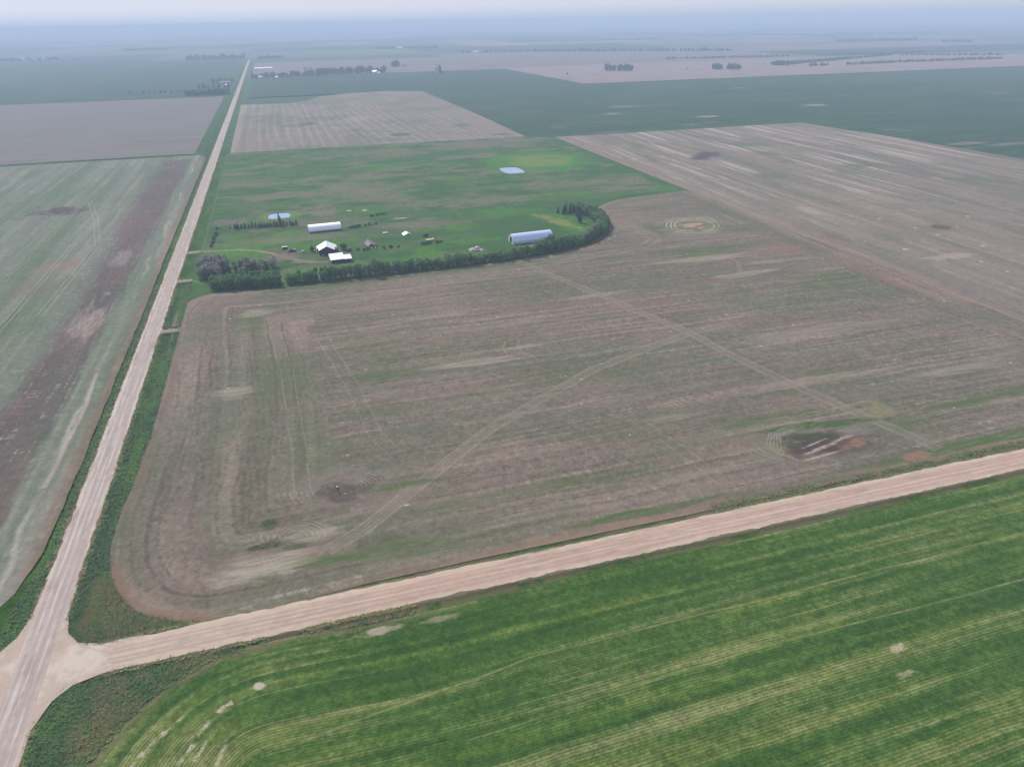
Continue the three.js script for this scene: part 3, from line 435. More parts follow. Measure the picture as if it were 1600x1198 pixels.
{
  const edgeNoise = (t, k) => (fbm(t / 7, k) - 0.5) * 1.3 + (fbm(t / 1.6, k + 9) - 0.5) * 0.8;
  const strip = (ts, half, place, rect, crown) => {
    const p = [], uv = [], ix = [], N = 8;
    ts.forEach((t) => { const a = -half + edgeNoise(t, 3), b = half + edgeNoise(t, 77); for (let i = 0; i <= N; i++) { const s = mix(a, b, i / N), y = 0.3 + crown(t) * (1 - (s / half) ** 2), q = place(s, t); p.push(q[0], y, q[1]); uv.push((q[0] - rect[0]) / (rect[2] - rect[0]), (q[1] - rect[1]) / (rect[3] - rect[1])); } });
    for (let j = 0; j < ts.length - 1; j++) for (let i = 0; i < N; i++) { const a = j * (N + 1) + i; ix.push(a, a + 1, a + N + 1, a + 1, a + N + 2, a + N + 1); }
    const g = new THREE.BufferGeometry(); g.setAttribute('position', new THREE.Float32BufferAttribute(p, 3)); g.setAttribute('uv', new THREE.Float32BufferAttribute(uv, 2)); g.setIndex(ix); g.computeVertexNormals();
    return g;
  };
  const RM = [-79.5, -700, -68.5, -100], cm = new Cover(RM, 132, 2048); cm.base(roadCol('main'));
  struct('gravel_road', strip([...range(80, -700, 1.2), ...range(-705, -3470, 6)], 4.1, (s, t) => [s - 74, t], RM, () => 0.14), groundMat(cm, 0.06));
  const RS = [-66, -158, 300, -146], cs = new Cover(RS, 2048, 132); cs.base(roadCol('side'));
  struct('gravel_road', strip([...range(-66, 300, 1.2), ...range(302, 727, 5)], 4.9, (s, t) => [t, s - 152], RS, (t) => 0.13 * ss(-64, -36, t)), groundMat(cs, 0.06));
  // junction apron with its flared corners and the arm to the west
  apron = roughLoop([...[[-69.6, -182], [-69.3, -170], [-68, -163.2], [-65, -159], [-60, -157.2], [-50, -156.9], [-50, -147.2], [-58, -146.8], [-63.5, -145.2], [-67, -141.5], [-69.2, -135], [-69.6, -124], [-78.3, -124], [-78.8, -136], [-81.5, -143], [-88, -147], [-480, -147.6], [-480, -156.4], [-92, -156.6], [-84, -159.5], [-80, -165.5], [-78.4, -174], [-78.2, -182]]], 1.6, 0.35);
  const RA = [-102, -184, -48, -120], ca = new Cover(RA, 520, 616), BG = C(196, 176, 158), LT = C(210, 194, 178);
  ca.base((x, z, o) => { const n = fbm(x / 6, z / 6), f = vn(x / 0.6, z / 1.5), g = rnd(); put(o, BG, 1); lerp3(o, LT, ss(0.45, 0.7, n)); lerp3(o, C(176, 156, 140), ss(0.55, 0.8, fbm(x / 3 + 9, z / 3)) * 0.4); const v = 0.94 + 0.1 * (g - 0.5) + 0.07 * f; o[0] *= v; o[1] *= v; o[2] *= v; });
  const arc = (x0, z0, x1, z1, bx, bz) => range(0, 1, 0.1).map((t) => [mix(mix(x0, bx, t), mix(bx, x1, t), t), mix(mix(z0, bz, t), mix(bz, z1, t), t)]);
  for (const k of [0, 1.6, 3.2]) { ca.track(arc(-72.5 + k, -184, -48, -151 - k, -71 + k, -153 - k), 0.6, C(178, 158, 146), 0.55, { brk: 0.2 }); ca.track(arc(-75 + k, -120, -48, -151.5 + k * 0.8, -73 + k, -150 + k), 0.6, C(180, 160, 148), 0.5, { brk: 0.2 }); ca.track(arc(-76 + k, -184, -102, -153 + k, -76, -153 + k), 0.6, C(180, 160, 146), 0.4, { brk: 0.2 }); }
  struct('junction_apron', sheet(apron, 0.318, RA), groundMat(ca, 0.05));
}
{ // grass and weed tufts in the ditches: nobody could count them
  const g = []; for (let k = 0; k < 7; k++) { const a = k * 2.4, l = 0.16 + 0.1 * (k % 3), t = new THREE.BufferGeometry(), c = Math.cos(a), s = Math.sin(a); t.setAttribute('position', new THREE.Float32BufferAttribute([-s * 0.13 + c * 0.05, 0, c * 0.13 + s * 0.05, s * 0.13 + c * 0.05, 0, -c * 0.13 + s * 0.05, c * (l + 0.16), 0.2 + 0.07 * (k % 4), s * (l + 0.22)], 3)); t.computeVertexNormals(); g.push(t); }
  const tuftMat = new THREE.MeshPhysicalMaterial({ roughness: 1, side: THREE.DoubleSide, transmission: 0.45, thickness: 0 });
  const geo = mergeGeometries(g), spots = [], o = [0, 0, 0];
  const tryAt = (x, z, thin) => {
    const dm = Math.abs(x + 74), dsd = Math.abs(z + 152); if (dm < 4.6 || (dsd < 5.4 && x > -84) || rnd() < thin) return;
    for (const [pz, r] of pads) if (x > -74 && Math.abs(z - pz) < r && dm < 14) return;
    if (x < -81.6 - (z > -200 ? (z + 200) * 0.1 : 0) && z < -160) return;
    if (z > -200 && inside(apron, x, z)) return;
    if ((z < -156 && x > -70 && x < -30 && z > -260 && inside(mainLoop, x, z)) || (z > -148 && x > -66 && inside(greenLoop, x, z))) return;
    spots.push([x, z]);
  };
  for (let k = 0; k < 24000; k++) { const z = -158 - 300 * rnd() ** 1.15; tryAt(rnd() < 0.68 ? rr(-69.4, -61.2) : rr(-84, -78.6), z, 0); }
  for (let k = 0; k < 9000; k++) tryAt(rr(-68, -38), -rr(157, 182), 0);
  for (let k = 0; k < 13000; k++) tryAt(rr(-69.2, -20), -rr(100, 147), 0);
  for (let k = 0; k < 9000; k++) { const x = rr(110, 300); if (fbm(x / 9, 3) + ss(120, 240, x) * 0.35 + 0.5 * rnd() > 0.85) tryAt(x, -157.8 - 3.5 * rnd() ** 1.5, 0.2); }
  for (let k = 0; k < 2600; k++) { const x = rr(-12, 16); tryAt(x, -rr(144.2, 146.8), Math.abs(x - 3) / 18); }
  const im = new THREE.InstancedMesh(geo, tuftMat, spots.length), M = new THREE.Matrix4(), q = new THREE.Quaternion(), cc = new THREE.Color();
  spots.forEach(([x, z], i) => { const s = rr(0.6, 1.7); q.setFromAxisAngle(new THREE.Vector3(0, 1, 0), rnd() * 6.28); M.compose(new THREE.Vector3(x, Math.max(verge(x, z), -0.7) - 0.02, z), q, new THREE.Vector3(s * 1.3, s, s * 1.3)); im.setMatrixAt(i, M); vergeCol(x, z, o); im.setColorAt(i, cc.setRGB(o[0] * 2.2, o[1] * 2.25, o[2] * 1.1)); });
  shadowy(im).name = 'roadside_grass'; im.userData = { kind: 'stuff', label: 'rough green grass and dry weeds in the roadside ditches', category: 'grass' }; scene.add(im);
}

// ---------------------------------------------------------------- trees and shrubs
function crownGeo(lobes, n, size, tint) {
  const p = [], col = [], ix = [], tot = lobes.reduce((a, l) => a + l[3] * l[4] * l[5], 0); let k = 0;
  for (const [cx, cy, cz, rx, ry, rz] of lobes) {
    const m = Math.max(6, Math.round(n * rx * ry * rz / tot));
    for (let i = 0; i < m; i++) {
      const d = new THREE.Vector3(rr(-1, 1), rr(-1, 1), rr(-1, 1)).normalize(), r = 0.45 + 0.6 * rnd() ** 0.6, c = new THREE.Vector3(cx + d.x * rx * r, cy + d.y * ry * r, cz + d.z * rz * r);
      const nrm = d.clone().add(new THREE.Vector3(rr(-1, 1), rr(-0.6, 1), rr(-1, 1)).multiplyScalar(0.8)).normalize(), u = new THREE.Vector3(0, 1, 0).cross(nrm).normalize(), v = nrm.clone().cross(u), s = size * rr(0.55, 1.25), t = tint(), bend = nrm.clone().multiplyScalar(s * 0.35);
      if (!(u.lengthSq() > 0.1)) u.set(1, 0, 0);
      const P = [c.clone().addScaledVector(u, -s * rr(0.5, 1)).addScaledVector(v, s * rr(-0.3, 0.3)), c.clone().addScaledVector(v, -s * rr(0.5, 0.9)).sub(bend), c.clone().addScaledVector(u, s * rr(0.5, 1)), c.clone().addScaledVector(v, s * rr(0.5, 1)).sub(bend)];
      for (const q of P) { p.push(q.x, Math.max(0.05, q.y), q.z); col.push(...t); } ix.push(k, k + 1, k + 2, k, k + 2, k + 3); k += 4;
    }
  }
  let g = new THREE.BufferGeometry(); g.setAttribute('position', new THREE.Float32BufferAttribute(p, 3)); g.setAttribute('color', new THREE.Float32BufferAttribute(col, 3)); g.setIndex(ix); g = g.toNonIndexed(); g.computeVertexNormals(); return g;
}
function limb(a, b, r0, r1, seg = 5) { const d = new THREE.Vector3().subVectors(b, a), g = new THREE.CylinderGeometry(r1, r0, d.length(), seg, 1, false); g.applyQuaternion(new THREE.Quaternion().setFromUnitVectors(new THREE.Vector3(0, 1, 0), d.normalize())); g.translate((a.x + b.x) / 2, (a.y + b.y) / 2, (a.z + b.z) / 2); return g; }
const V3 = (x, y, z) => new THREE.Vector3(x, y, z);
const leafMat = new THREE.MeshPhysicalMaterial({ vertexColors: true, roughness: 1, side: THREE.DoubleSide, transmission: 0.3, thickness: 0 }); leafMat.specularIntensity = 0.3;
const barkMat = matte(92, 82, 70), paleBark = matte(176, 168, 152);
const tinter = (a, b) => () => { const t = rnd(), v = rr(1.9, 3.4), A = C(...a), B = C(...b); return [mix(A[0], B[0], t) * v, mix(A[1], B[1], t) * v, mix(A[2], B[2], t) * v]; };
function roundTree(h, w, n, size, tint, bark = barkMat) { // returns [trunk, crown] geometries
  const lobes = [[rr(-0.2, 0.2), h * 0.58, rr(-0.2, 0.2), w * 0.36, h * 0.36, w * 0.36]], limbs = [limb(V3(0, -0.15, 0), V3(0, h * 0.4, 0), w * 0.045, w * 0.03)];
  for (let k = 0; k < 6; k++) { const a = k * 1.05 + rr(-0.3, 0.3), y = h * rr(0.34, 0.78), r = w * rr(0.22, 0.34); lobes.push([Math.cos(a) * r, y, Math.sin(a) * r, w * rr(0.15, 0.25), h * rr(0.13, 0.22), w * rr(0.15, 0.25)]); limbs.push(limb(V3(0, h * 0.22, 0), V3(Math.cos(a) * r, y, Math.sin(a) * r), w * 0.025, w * 0.008, 4)); }
  lobes.push([rr(-0.3, 0.3), h * 0.88, rr(-0.3, 0.3), w * 0.2, h * 0.14, w * 0.2], [0, h * 0.26, 0, w * 0.36, h * 0.22, w * 0.36]);
  return { trunk: mergeGeometries(limbs), crown: crownGeo(lobes, n, size, tint), bark };
}
function coneTree(h, w, n, size, tint, bark = barkMat, base = 0.05) {
  const lobes = []; for (let k = 0; k < 7; k++) { const t = k / 6, r = w * 0.5 * (1 - t * t * 0.75) * rr(0.85, 1.15); lobes.push([rr(-0.1, 0.1), h * (base + 0.08 + (0.9 - base) * t), rr(-0.1, 0.1), r, h * 0.11, r]); }
  return { trunk: limb(V3(0, -0.15, 0), V3(0, h * 0.9, 0), w * 0.06, w * 0.02), crown: crownGeo(lobes, n, size, tint), bark };
}
function plant(proto, name, label, category, x, z, s, group, y = -0.04, sy = s) {
  const t = thing(name, label, category, [x, y, z], rnd() * 6.28, group); mesh('trunk', proto.trunk, proto.bark, t); mesh('crown', proto.crown, leafMat, t); t.scale.set(s, sy, s); return t;
}
const along = (pts, step, fn) => { let carry = 0; for (let k = 0; k < pts.length - 1; k++) { const [ax, az] = pts[k], [bx, bz] = pts[k + 1], L = Math.hypot(bx - ax, bz - az); let t = carry; while (t < L) { fn(mix(ax, bx, t / L), mix(az, bz, t / L), (bz - az) / L, -(bx - ax) / L); t += step * rr(0.85, 1.15); } carry = t - L; } };
{
  const G = [0, 1, 2, 3, 4].map((k) => roundTree(6, 4.6, 420, 0.42, tinter([[44, 76, 36], [50, 84, 38], [58, 86, 44], [62, 94, 38], [48, 74, 44]][k], [[70, 100, 54], [82, 112, 60], [84, 104, 70], [92, 118, 62], [78, 96, 68]][k])));
  const W = [0, 1, 2, 3].map((k) => roundTree(7.5, 6.5, 460, 0.42, tinter([[82, 82, 78], [88, 84, 84], [72, 82, 66], [62, 84, 54]][k], [[122, 116, 116], [130, 122, 124], [112, 118, 98], [98, 116, 80]][k])));
  const belt = [[-6, -428], [11, -427.5], [48, -428], [87, -428.5], [128, -431], [158, -437], [182, -446], [199, -461], [211, -482], [217, -506], [217, -524], [212, -540]];
  const stretch = (x, z) => z < -485 ? 'ending by the spruces' : x > 178 ? 'on its lower bend' : x > 135 ? 'beside the blue-grey arched shed' : x > 98 ? 'beside the board heap' : x > 40 ? 'from low shed to board heap' : x > 14 ? 'beside the low white-roofed shed' : 'beside the gap to the thicket';
  along(belt, 2.7, (x, z, nx, nz) => (x > 150 ? [0, -4, -8] : [0, -4]).forEach((off, i) => {
    if (rnd() > 0.96) return; const grey = rnd() < 0.12, l = (grey ? 'grey-green' : 'leafy green') + ' tree in the ' + ['field-side', 'second', 'yard-side'][i] + ' row of the shelterbelt ' + stretch(x, z);
    plant(grey ? W[2 + ((rnd() * 2) | 0)] : G[(rnd() * 5) | 0], 'shelterbelt_tree', l, 'tree', x + nx * off + rr(-0.7, 0.7), z - Math.abs(off) * 0.9 * Math.abs(nz) + rr(-0.7, 0.7), rr(0.75, 1.15), 'shelterbelt trees ' + stretch(x, z), -0.05, rr(0.6, 1.0) * (0.8 + 0.66 * vn(x / 14, z / 14)) + 0.2);
  }));
  const cl = ['field-side', 'middle', 'thicket-side'].map((k) => 'bushy green tree in the ' + k + ' row before the grey thicket'), cg = 'green trees at the yard corner';
  for (let i = 0; i < 15; i++) for (let j = 0; j < 3; j++) plant(G[(rnd() * 5) | 0], 'bushy_tree', cl[j], 'tree', -48 + i * 2.5 + rr(-0.7, 0.7), -431 - j * 4.2 + rr(-0.8, 0.8) + i * 0.25, rr(0.95, 1.25), cg);
  const wl = 'greyish half-leafed willow in the thicket beside the gravel road', wg = 'grey willows of the thicket';
  for (let i = 0; i < 34; i++) { const x = -60 + rnd() * 17, z = -452 - rnd() * 34; if (((x + 52) / 10) ** 2 + ((z + 468) / 18) ** 2 > 1.1) { i--; continue; } plant(W[(rnd() * 3) | 0], 'grey_willow', wl, 'tree', x, z, rr(0.75, 1.15), wg); }
  const ml = 'dull green willow in the loose grove south of the driveway', mg = 'willows of the loose grove';
  for (let i = 0; i < 26; i++) { const k = 1 + ((rnd() * 3) | 0), x = -41 + rnd() * 27; plant(rnd() < 0.3 ? G[4] : W[k], 'grove_willow', ml, 'tree', x, -450 - rnd() * (x < -28 ? 26 : 18), rr(0.6, 1.0), mg); }
  const S = [0, 1, 2].map(() => coneTree(4.6, 2.4, 260, 0.34, tinter([36, 58, 42], [70, 88, 70]), barkMat));
  along([[-41, -573.5], [4, -569]], 2.3, (x, z) => plant(S[(rnd() * 3) | 0], 'spruce', 'small dark spruce in the short row before the dugout pond', 'tree', x, z, rr(0.8, 1.15), 'spruces by the dugout', -0.04, rr(0.7, 1.15)));
  const P = coneTree(10.5, 2.2, 420, 0.4, tinter([34, 56, 40], [56, 78, 52]), paleBark, 0.2); const pop = plant(P, 'poplar', 'single tall narrow dark poplar before the dugout pond', 'tree', -8, -571, 1); pop.rotation.set(0, 0, 0.13);
  const SP = [0, 1, 2].map(() => coneTree(8, 3.6, 420, 0.42, tinter([30, 54, 38], [58, 84, 58])));
  for (const [x, z, s] of [[203, -533, 0.9], [207, -530, 1.05], [211, -533, 0.95], [206, -537, 0.9], [210, -522, 1.0], [213, -526, 0.9], [199, -536, 0.75], [201, -530, 0.6], [208, -517, 0.9]]) plant(SP[(rnd() * 3) | 0], 'spruce', 'dark spruce in the clump at the end of the shelterbelt', 'tree', x, z, s, 'spruces at the shelterbelt end');
  plant(SP[0], 'spruce', 'tall lone spruce inside the bend of the shelterbelt', 'tree', 204, -503, 1.05);
  plant(roundTree(6.5, 8, 620, 0.45, tinter([30, 56, 34], [58, 86, 44])), 'round_bush', 'big round dark bush against the blue-grey arched shed', 'bush', 165, -457.5, 1);
  plant(roundTree(4.5, 6, 420, 0.4, tinter([30, 54, 36], [54, 80, 46])), 'round_bush', 'dark round bush at the right corner of the brown house', 'bush', 30.5, -490, 1);
  plant(roundTree(4.2, 4, 300, 0.36, tinter([36, 60, 44], [60, 84, 54])), 'round_bush', 'small bush against the left wall of the brown house', 'bush', 10, -493, 1);
  const B = [0, 1, 2].map(() => roundTree(1.9, 3, 150, 0.32, tinter([34, 58, 40], [66, 92, 58])));
  const rows = [[[[33, -486], [46, -484]], 'low dark shrub in the row beside the brown house bush'], [[[56, -484], [68, -483.5]], 'low shrub in the short row right of the collapsed barn'], [[[82, -485], [96, -485]], 'low dark shrub in the row below the pale wagon'], [[[54, -576], [76, -582]], 'low dark shrub in the farthest hedge row of the yard'], [[[38, -546], [62, -551]], 'low shrub in the broken row beside the white arched shed'], [[[-55, -528], [-54, -566]], 'low grey-green shrub in the row along the fence line'], [[[-54, -577], [-44, -577]], 'low shrub at the corner near the spruce row']];
  rows.forEach(([pts, l], i) => along(pts, i > 5 ? 2.8 : 2.1, (x, z) => rnd() < 0.82 && plant(B[(rnd() * 3) | 0], 'hedge_shrub', l, 'shrub', x + rr(-0.9, 0.9), z + rr(-1.2, 1.2), rr(0.45, 1.15), 'hedge row ' + ['by the house', 'by the barn', 'by the wagon', 'far', 'by the white shed', 'on the fence line', 'by the spruces', 'between rows'][i])));
}

// ---------------------------------------------------------------- farm buildings
const white = matte(246, 246, 246, { roughness: 0.5 }), steel = matte(196, 204, 220, { roughness: 0.42, metalness: 0.35 }), wallGrey = matte(120, 122, 130), black = matte(24, 24, 26), brown = matte(84, 60, 62);
function gableRoof(w, d, eave, peak, over, thick) { // ridge along z; returns [left, right] slabs
  const slope = Math.atan2(peak - eave, w / 2), L = (w / 2 + over) / Math.cos(slope);
  return [-1, 1].map((s) => { const g = box(L, thick, d + 2 * over); g.rotateZ(-s * slope); g.translate(s * (w / 2 + over) / 2, peak - Math.tan(slope) * (w / 2 + over) / 2 + thick * 0.6, 0); return g; });
}
function gableWall(w, d, eave, peak) { const s = new THREE.Shape([new THREE.Vector2(-w / 2, -0.1), new THREE.Vector2(w / 2, -0.1), new THREE.Vector2(w / 2, eave), new THREE.Vector2(0, peak), new THREE.Vector2(-w / 2, eave)]), g = new THREE.ExtrudeGeometry(s, { depth: d, bevelEnabled: false }); g.translate(0, 0, -d / 2); return g; }
function archShell(len, rad, h, wallH, rib) { // ridge along x
  const p = [], ix = [], NA = 22, xs = range(-len / 2, len / 2, 0.45);
  xs.forEach((x, i) => { for (let k = 0; k <= NA; k++) { const a = Math.PI * k / NA, r = i % 2 ? 1 : 1 - rib / rad; p.push(x, wallH + Math.sin(a) * (h - wallH) * r, Math.cos(a) * rad * r); } });
  for (let j = 0; j < xs.length - 1; j++) for (let k = 0; k < NA; k++) { const a = j * (NA + 1) + k; ix.push(a, a + 1, a + NA + 1, a + 1, a + NA + 2, a + NA + 1); }
  const g = new THREE.BufferGeometry(); g.setAttribute('position', new THREE.Float32BufferAttribute(p, 3)); g.setIndex(ix); g.computeVertexNormals(); return g;
}
function archEnd(rad, h, wallH, hole) { const s = new THREE.Shape(); s.moveTo(-rad, -0.1); s.lineTo(rad, -0.1); s.lineTo(rad, wallH); for (let k = 0; k <= 20; k++) { const a = Math.PI * k / 20; s.lineTo(Math.cos(a) * rad * 0.985, wallH + Math.sin(a) * (h - wallH) * 0.985); } s.lineTo(-rad, wallH); if (hole) s.holes.push(new THREE.Path([new THREE.Vector2(-hole[0], 0.02), new THREE.Vector2(-hole[0], hole[1]), new THREE.Vector2(hole[0], hole[1]), new THREE.Vector2(hole[0], 0.02)])); const g = new THREE.ExtrudeGeometry(s, { depth: 0.2, bevelEnabled: false }); g.rotateY(-Math.PI / 2); return g; }
{
  const a = thing('arched_shed', 'long white arched metal shed in the middle of the farmyard', 'shed', [22, 0, -546.5], 0.06);
  const sh = new THREE.MeshStandardMaterial({ roughness: 0.45, side: THREE.DoubleSide }); sh.color.setRGB(0.86, 0.86, 0.88);
  mesh('roof_shell', archShell(23, 4.7, 4.9, 1.1, 0.05), sh, a); for (const s of [-1, 1]) mesh('side_wall', box(23, 1.2, 0.16, 0, 0.5, s * 4.62), wallGrey, a);
  const w1 = mesh('end_wall', archEnd(4.6, 4.8, 1.1, [1.9, 3.2]).translate(-11.3, 0, 0), white, a), w2 = mesh('end_wall', archEnd(4.6, 4.8, 1.1).translate(11.5, 0, 0), white, a); mesh('door', box(0.1, 3.2, 3.8, -11.55, 1.62, 0), wallGrey, w1);
  const b = thing('arched_shed', 'blue-grey galvanised arched shed with an open end door near the shelterbelt', 'shed', [154.5, 0, -468.5], 0.07);
  const gs = new THREE.MeshStandardMaterial({ roughness: 0.38, metalness: 0.55, side: THREE.DoubleSide }); gs.color.setRGB(0.62, 0.67, 0.80);
  mesh('roof_shell', archShell(29, 5.4, 6.0, 0.35, 0.06), gs, b); mesh('footing', mergeGeometries([box(29.2, 0.5, 0.3, 0, 0.15, 5.4), box(29.2, 0.5, 0.3, 0, 0.15, -5.4)]), matte(150, 146, 138), b);
  const e1 = mesh('end_wall', archEnd(5.3, 5.9, 0.35, [2.0, 4.1]).translate(-14.2, 0, 0), white, b); mesh('end_wall', archEnd(5.3, 5.9, 0.35).translate(14.5, 0, 0), steel, b);
  for (const s of [-1, 1]) mesh('sliding_door', box(0.12, 4.1, 2.0, -14.62, 2.07, s * 3.0), white, e1); mesh('door_rail', box(0.16, 0.14, 8.4, -14.64, 4.25, 0), steel, e1);
}
{
  const h = thing('house', 'brown gabled house with a bright white metal roof', 'house', [19, 0, -481.5], -0.05);
  mesh('wall', gableWall(9.6, 7, 3.1, 5.5).translate(0, 0, -3.5), brown, h); mesh('wall', gableWall(12, 6.4, 2.5, 5.48).translate(0, 0, -10.25), brown, h);
  for (const g of gableRoof(9.6, 7, 3.1, 5.5, 0.45, 0.14)) mesh('roof_panel', g.translate(0, 0, -3.55), white, h);
  for (const g of gableRoof(12, 6.4, 2.5, 5.5, 0.4, 0.15)) mesh('roof_panel', g.translate(0, 0, -10.3), white, h);
  const d = mesh('door', box(1.0, 2.1, 0.08, -2.6, 1.05, 0.06), matte(60, 46, 48), h); mesh('step', box(1.6, 0.3, 1.1, -2.6, 0.1, 0.75), matte(190, 186, 178), h); mesh('handle', box(0.06, 0.2, 0.05, 0.35 - 2.6, 1.05, 0.13), steel, d);
  for (const x of [0.4, 2.9]) { const w = mesh('window', box(1.1, 1.0, 0.06, x, 1.7, 0.03), matte(70, 56, 60), h); mesh('pane', box(0.9, 0.8, 0.03, x, 1.7, 0.065), matte(40, 38, 48, { roughness: 0.1 }), w); }
  const s = thing('low_shed', 'low shed with a stepped flat white roof in front of the house', 'shed', [26, 0, -460.5], 0.05);
  mesh('wall', box(11.4, 2.1, 8.6, 0, 0.95, -4.8), matte(70, 66, 70), s); mesh('post_row', mergeGeometries([-5.4, -1.8, 1.8, 5.4].map((x) => box(0.18, 2.2, 0.18, x, 1.05, 0.05))), matte(90, 82, 76), s);
  mesh('roof_panel', box(9.0, 0.16, 9.8, -1.9, 3.0, -4.7, 0.16, 0, 0), white, s); mesh('roof_panel', box(4.9, 0.16, 7.2, 4.6, 2.55, -3.3, 0.13, 0, 0), white, s);
}
const boardMats = [matte(226, 222, 214), matte(196, 188, 178), matte(150, 132, 124), matte(124, 104, 98), matte(238, 236, 230)];
function heap(o, n, rx, rz, h, mats, L) { for (let k = 0; k < n; k++) { const a = rnd() * 6.28, r = Math.sqrt(rnd()), y = h * (1 - r) * rr(0.4, 1) + 0.12; mesh('board', box(rr(L * 0.5, L), 0.07, rr(0.3, 1.1), Math.cos(a) * r * rx, y, Math.sin(a) * r * rz, rr(-0.6, 0.6), rnd() * 6.28, rr(-0.5, 0.5)), mats[(rnd() * mats.length) | 0], o); } }
heap(thing('board_pile', 'heap of broken white boards beside the shelterbelt trees', 'debris', [114.5, 0, -460]), 46, 4.2, 4.5, 2.2, [boardMats[0], boardMats[4], boardMats[1], boardMats[2]], 3);
heap(thing('board_pile', 'few scattered white boards left of the broken board heap', 'debris', [109, 0, -460]), 8, 1.6, 3, 0.4, [boardMats[0], boardMats[4]], 2);
{
  const o = thing('collapsed_barn', 'collapsed weathered wooden barn with broken boards at its front', 'barn', [48.5, 0, -493], 0.15), red = matte(128, 102, 104), grey = matte(150, 140, 138);
  mesh('roof_panel', box(4.6, 0.16, 10.5, 2.0, 1.55, -1, 0.08, 0, -0.5), red, o); mesh('roof_panel', box(3.4, 0.16, 9.5, -1.5, 1.75, -1.2, 0.06, 0, 0.62), grey, o); mesh('wall', box(0.16, 1.6, 9, 3.4, 0.6, -1, 0, 0, -0.3), matte(100, 86, 84), o); mesh('wall', box(5.4, 1.5, 0.16, 0.4, 0.7, -6.1, 0.2, 0, 0), matte(96, 84, 82), o);
  for (let k = 0; k < 22; k++) mesh('board', box(rr(1, 2.8), 0.07, rr(0.2, 0.5), rr(-3, 3.6), rr(0.1, 0.9), rr(3.2, 6.2), rr(-0.5, 0.5), rnd() * 6.28, rr(-0.5, 0.5)), boardMats[(rnd() * 5) | 0], o);
  for (let k = 0; k < 6; k++) mesh('rafter', box(0.14, 0.14, rr(2, 4), rr(-2.4, 0.5), rr(1, 2.1), rr(-9, -5), rr(0.2, 0.7), rr(-0.6, 0.6), 0), boardMats[3], o);
  const t = thing('fallen_roof', 'small fallen white roof lying in the long grass', 'debris', [76.5, 0, -514], 0.2); mesh('roof_panel', box(3.6, 0.12, 4.6, -1.2, 0.95, 0, 0.1, 0, 0.42), white, t); mesh('roof_panel', box(2.8, 0.12, 4.6, 1.75, 0.95, 0, 0.1, 0, -0.55), boardMats[0], t); mesh('beam', box(0.2, 0.2, 5.4, 0.3, 1.62, 0, 0.1, 0, 0), boardMats[2], t); for (let k = 0; k < 5; k++) mesh('board', box(rr(1, 2), 0.07, 0.4, rr(-3, 3), 0.2, rr(-3, 3), 0.1, rnd() * 6, 0.1), boardMats[4], t);
}
const wheelGeo = new THREE.CylinderGeometry(0.42, 0.42, 0.26, 14).rotateX(Math.PI / 2), hubGeo = new THREE.CylinderGeometry(0.2, 0.2, 0.28, 10).rotateX(Math.PI / 2);
function wheel(parent, x, z, r = 1) { const w = mesh('wheel', wheelGeo, black, parent); w.position.set(x, 0.42 * r, z); w.scale.setScalar(r); const q = mesh('rim', hubGeo, steel, w); return q; }
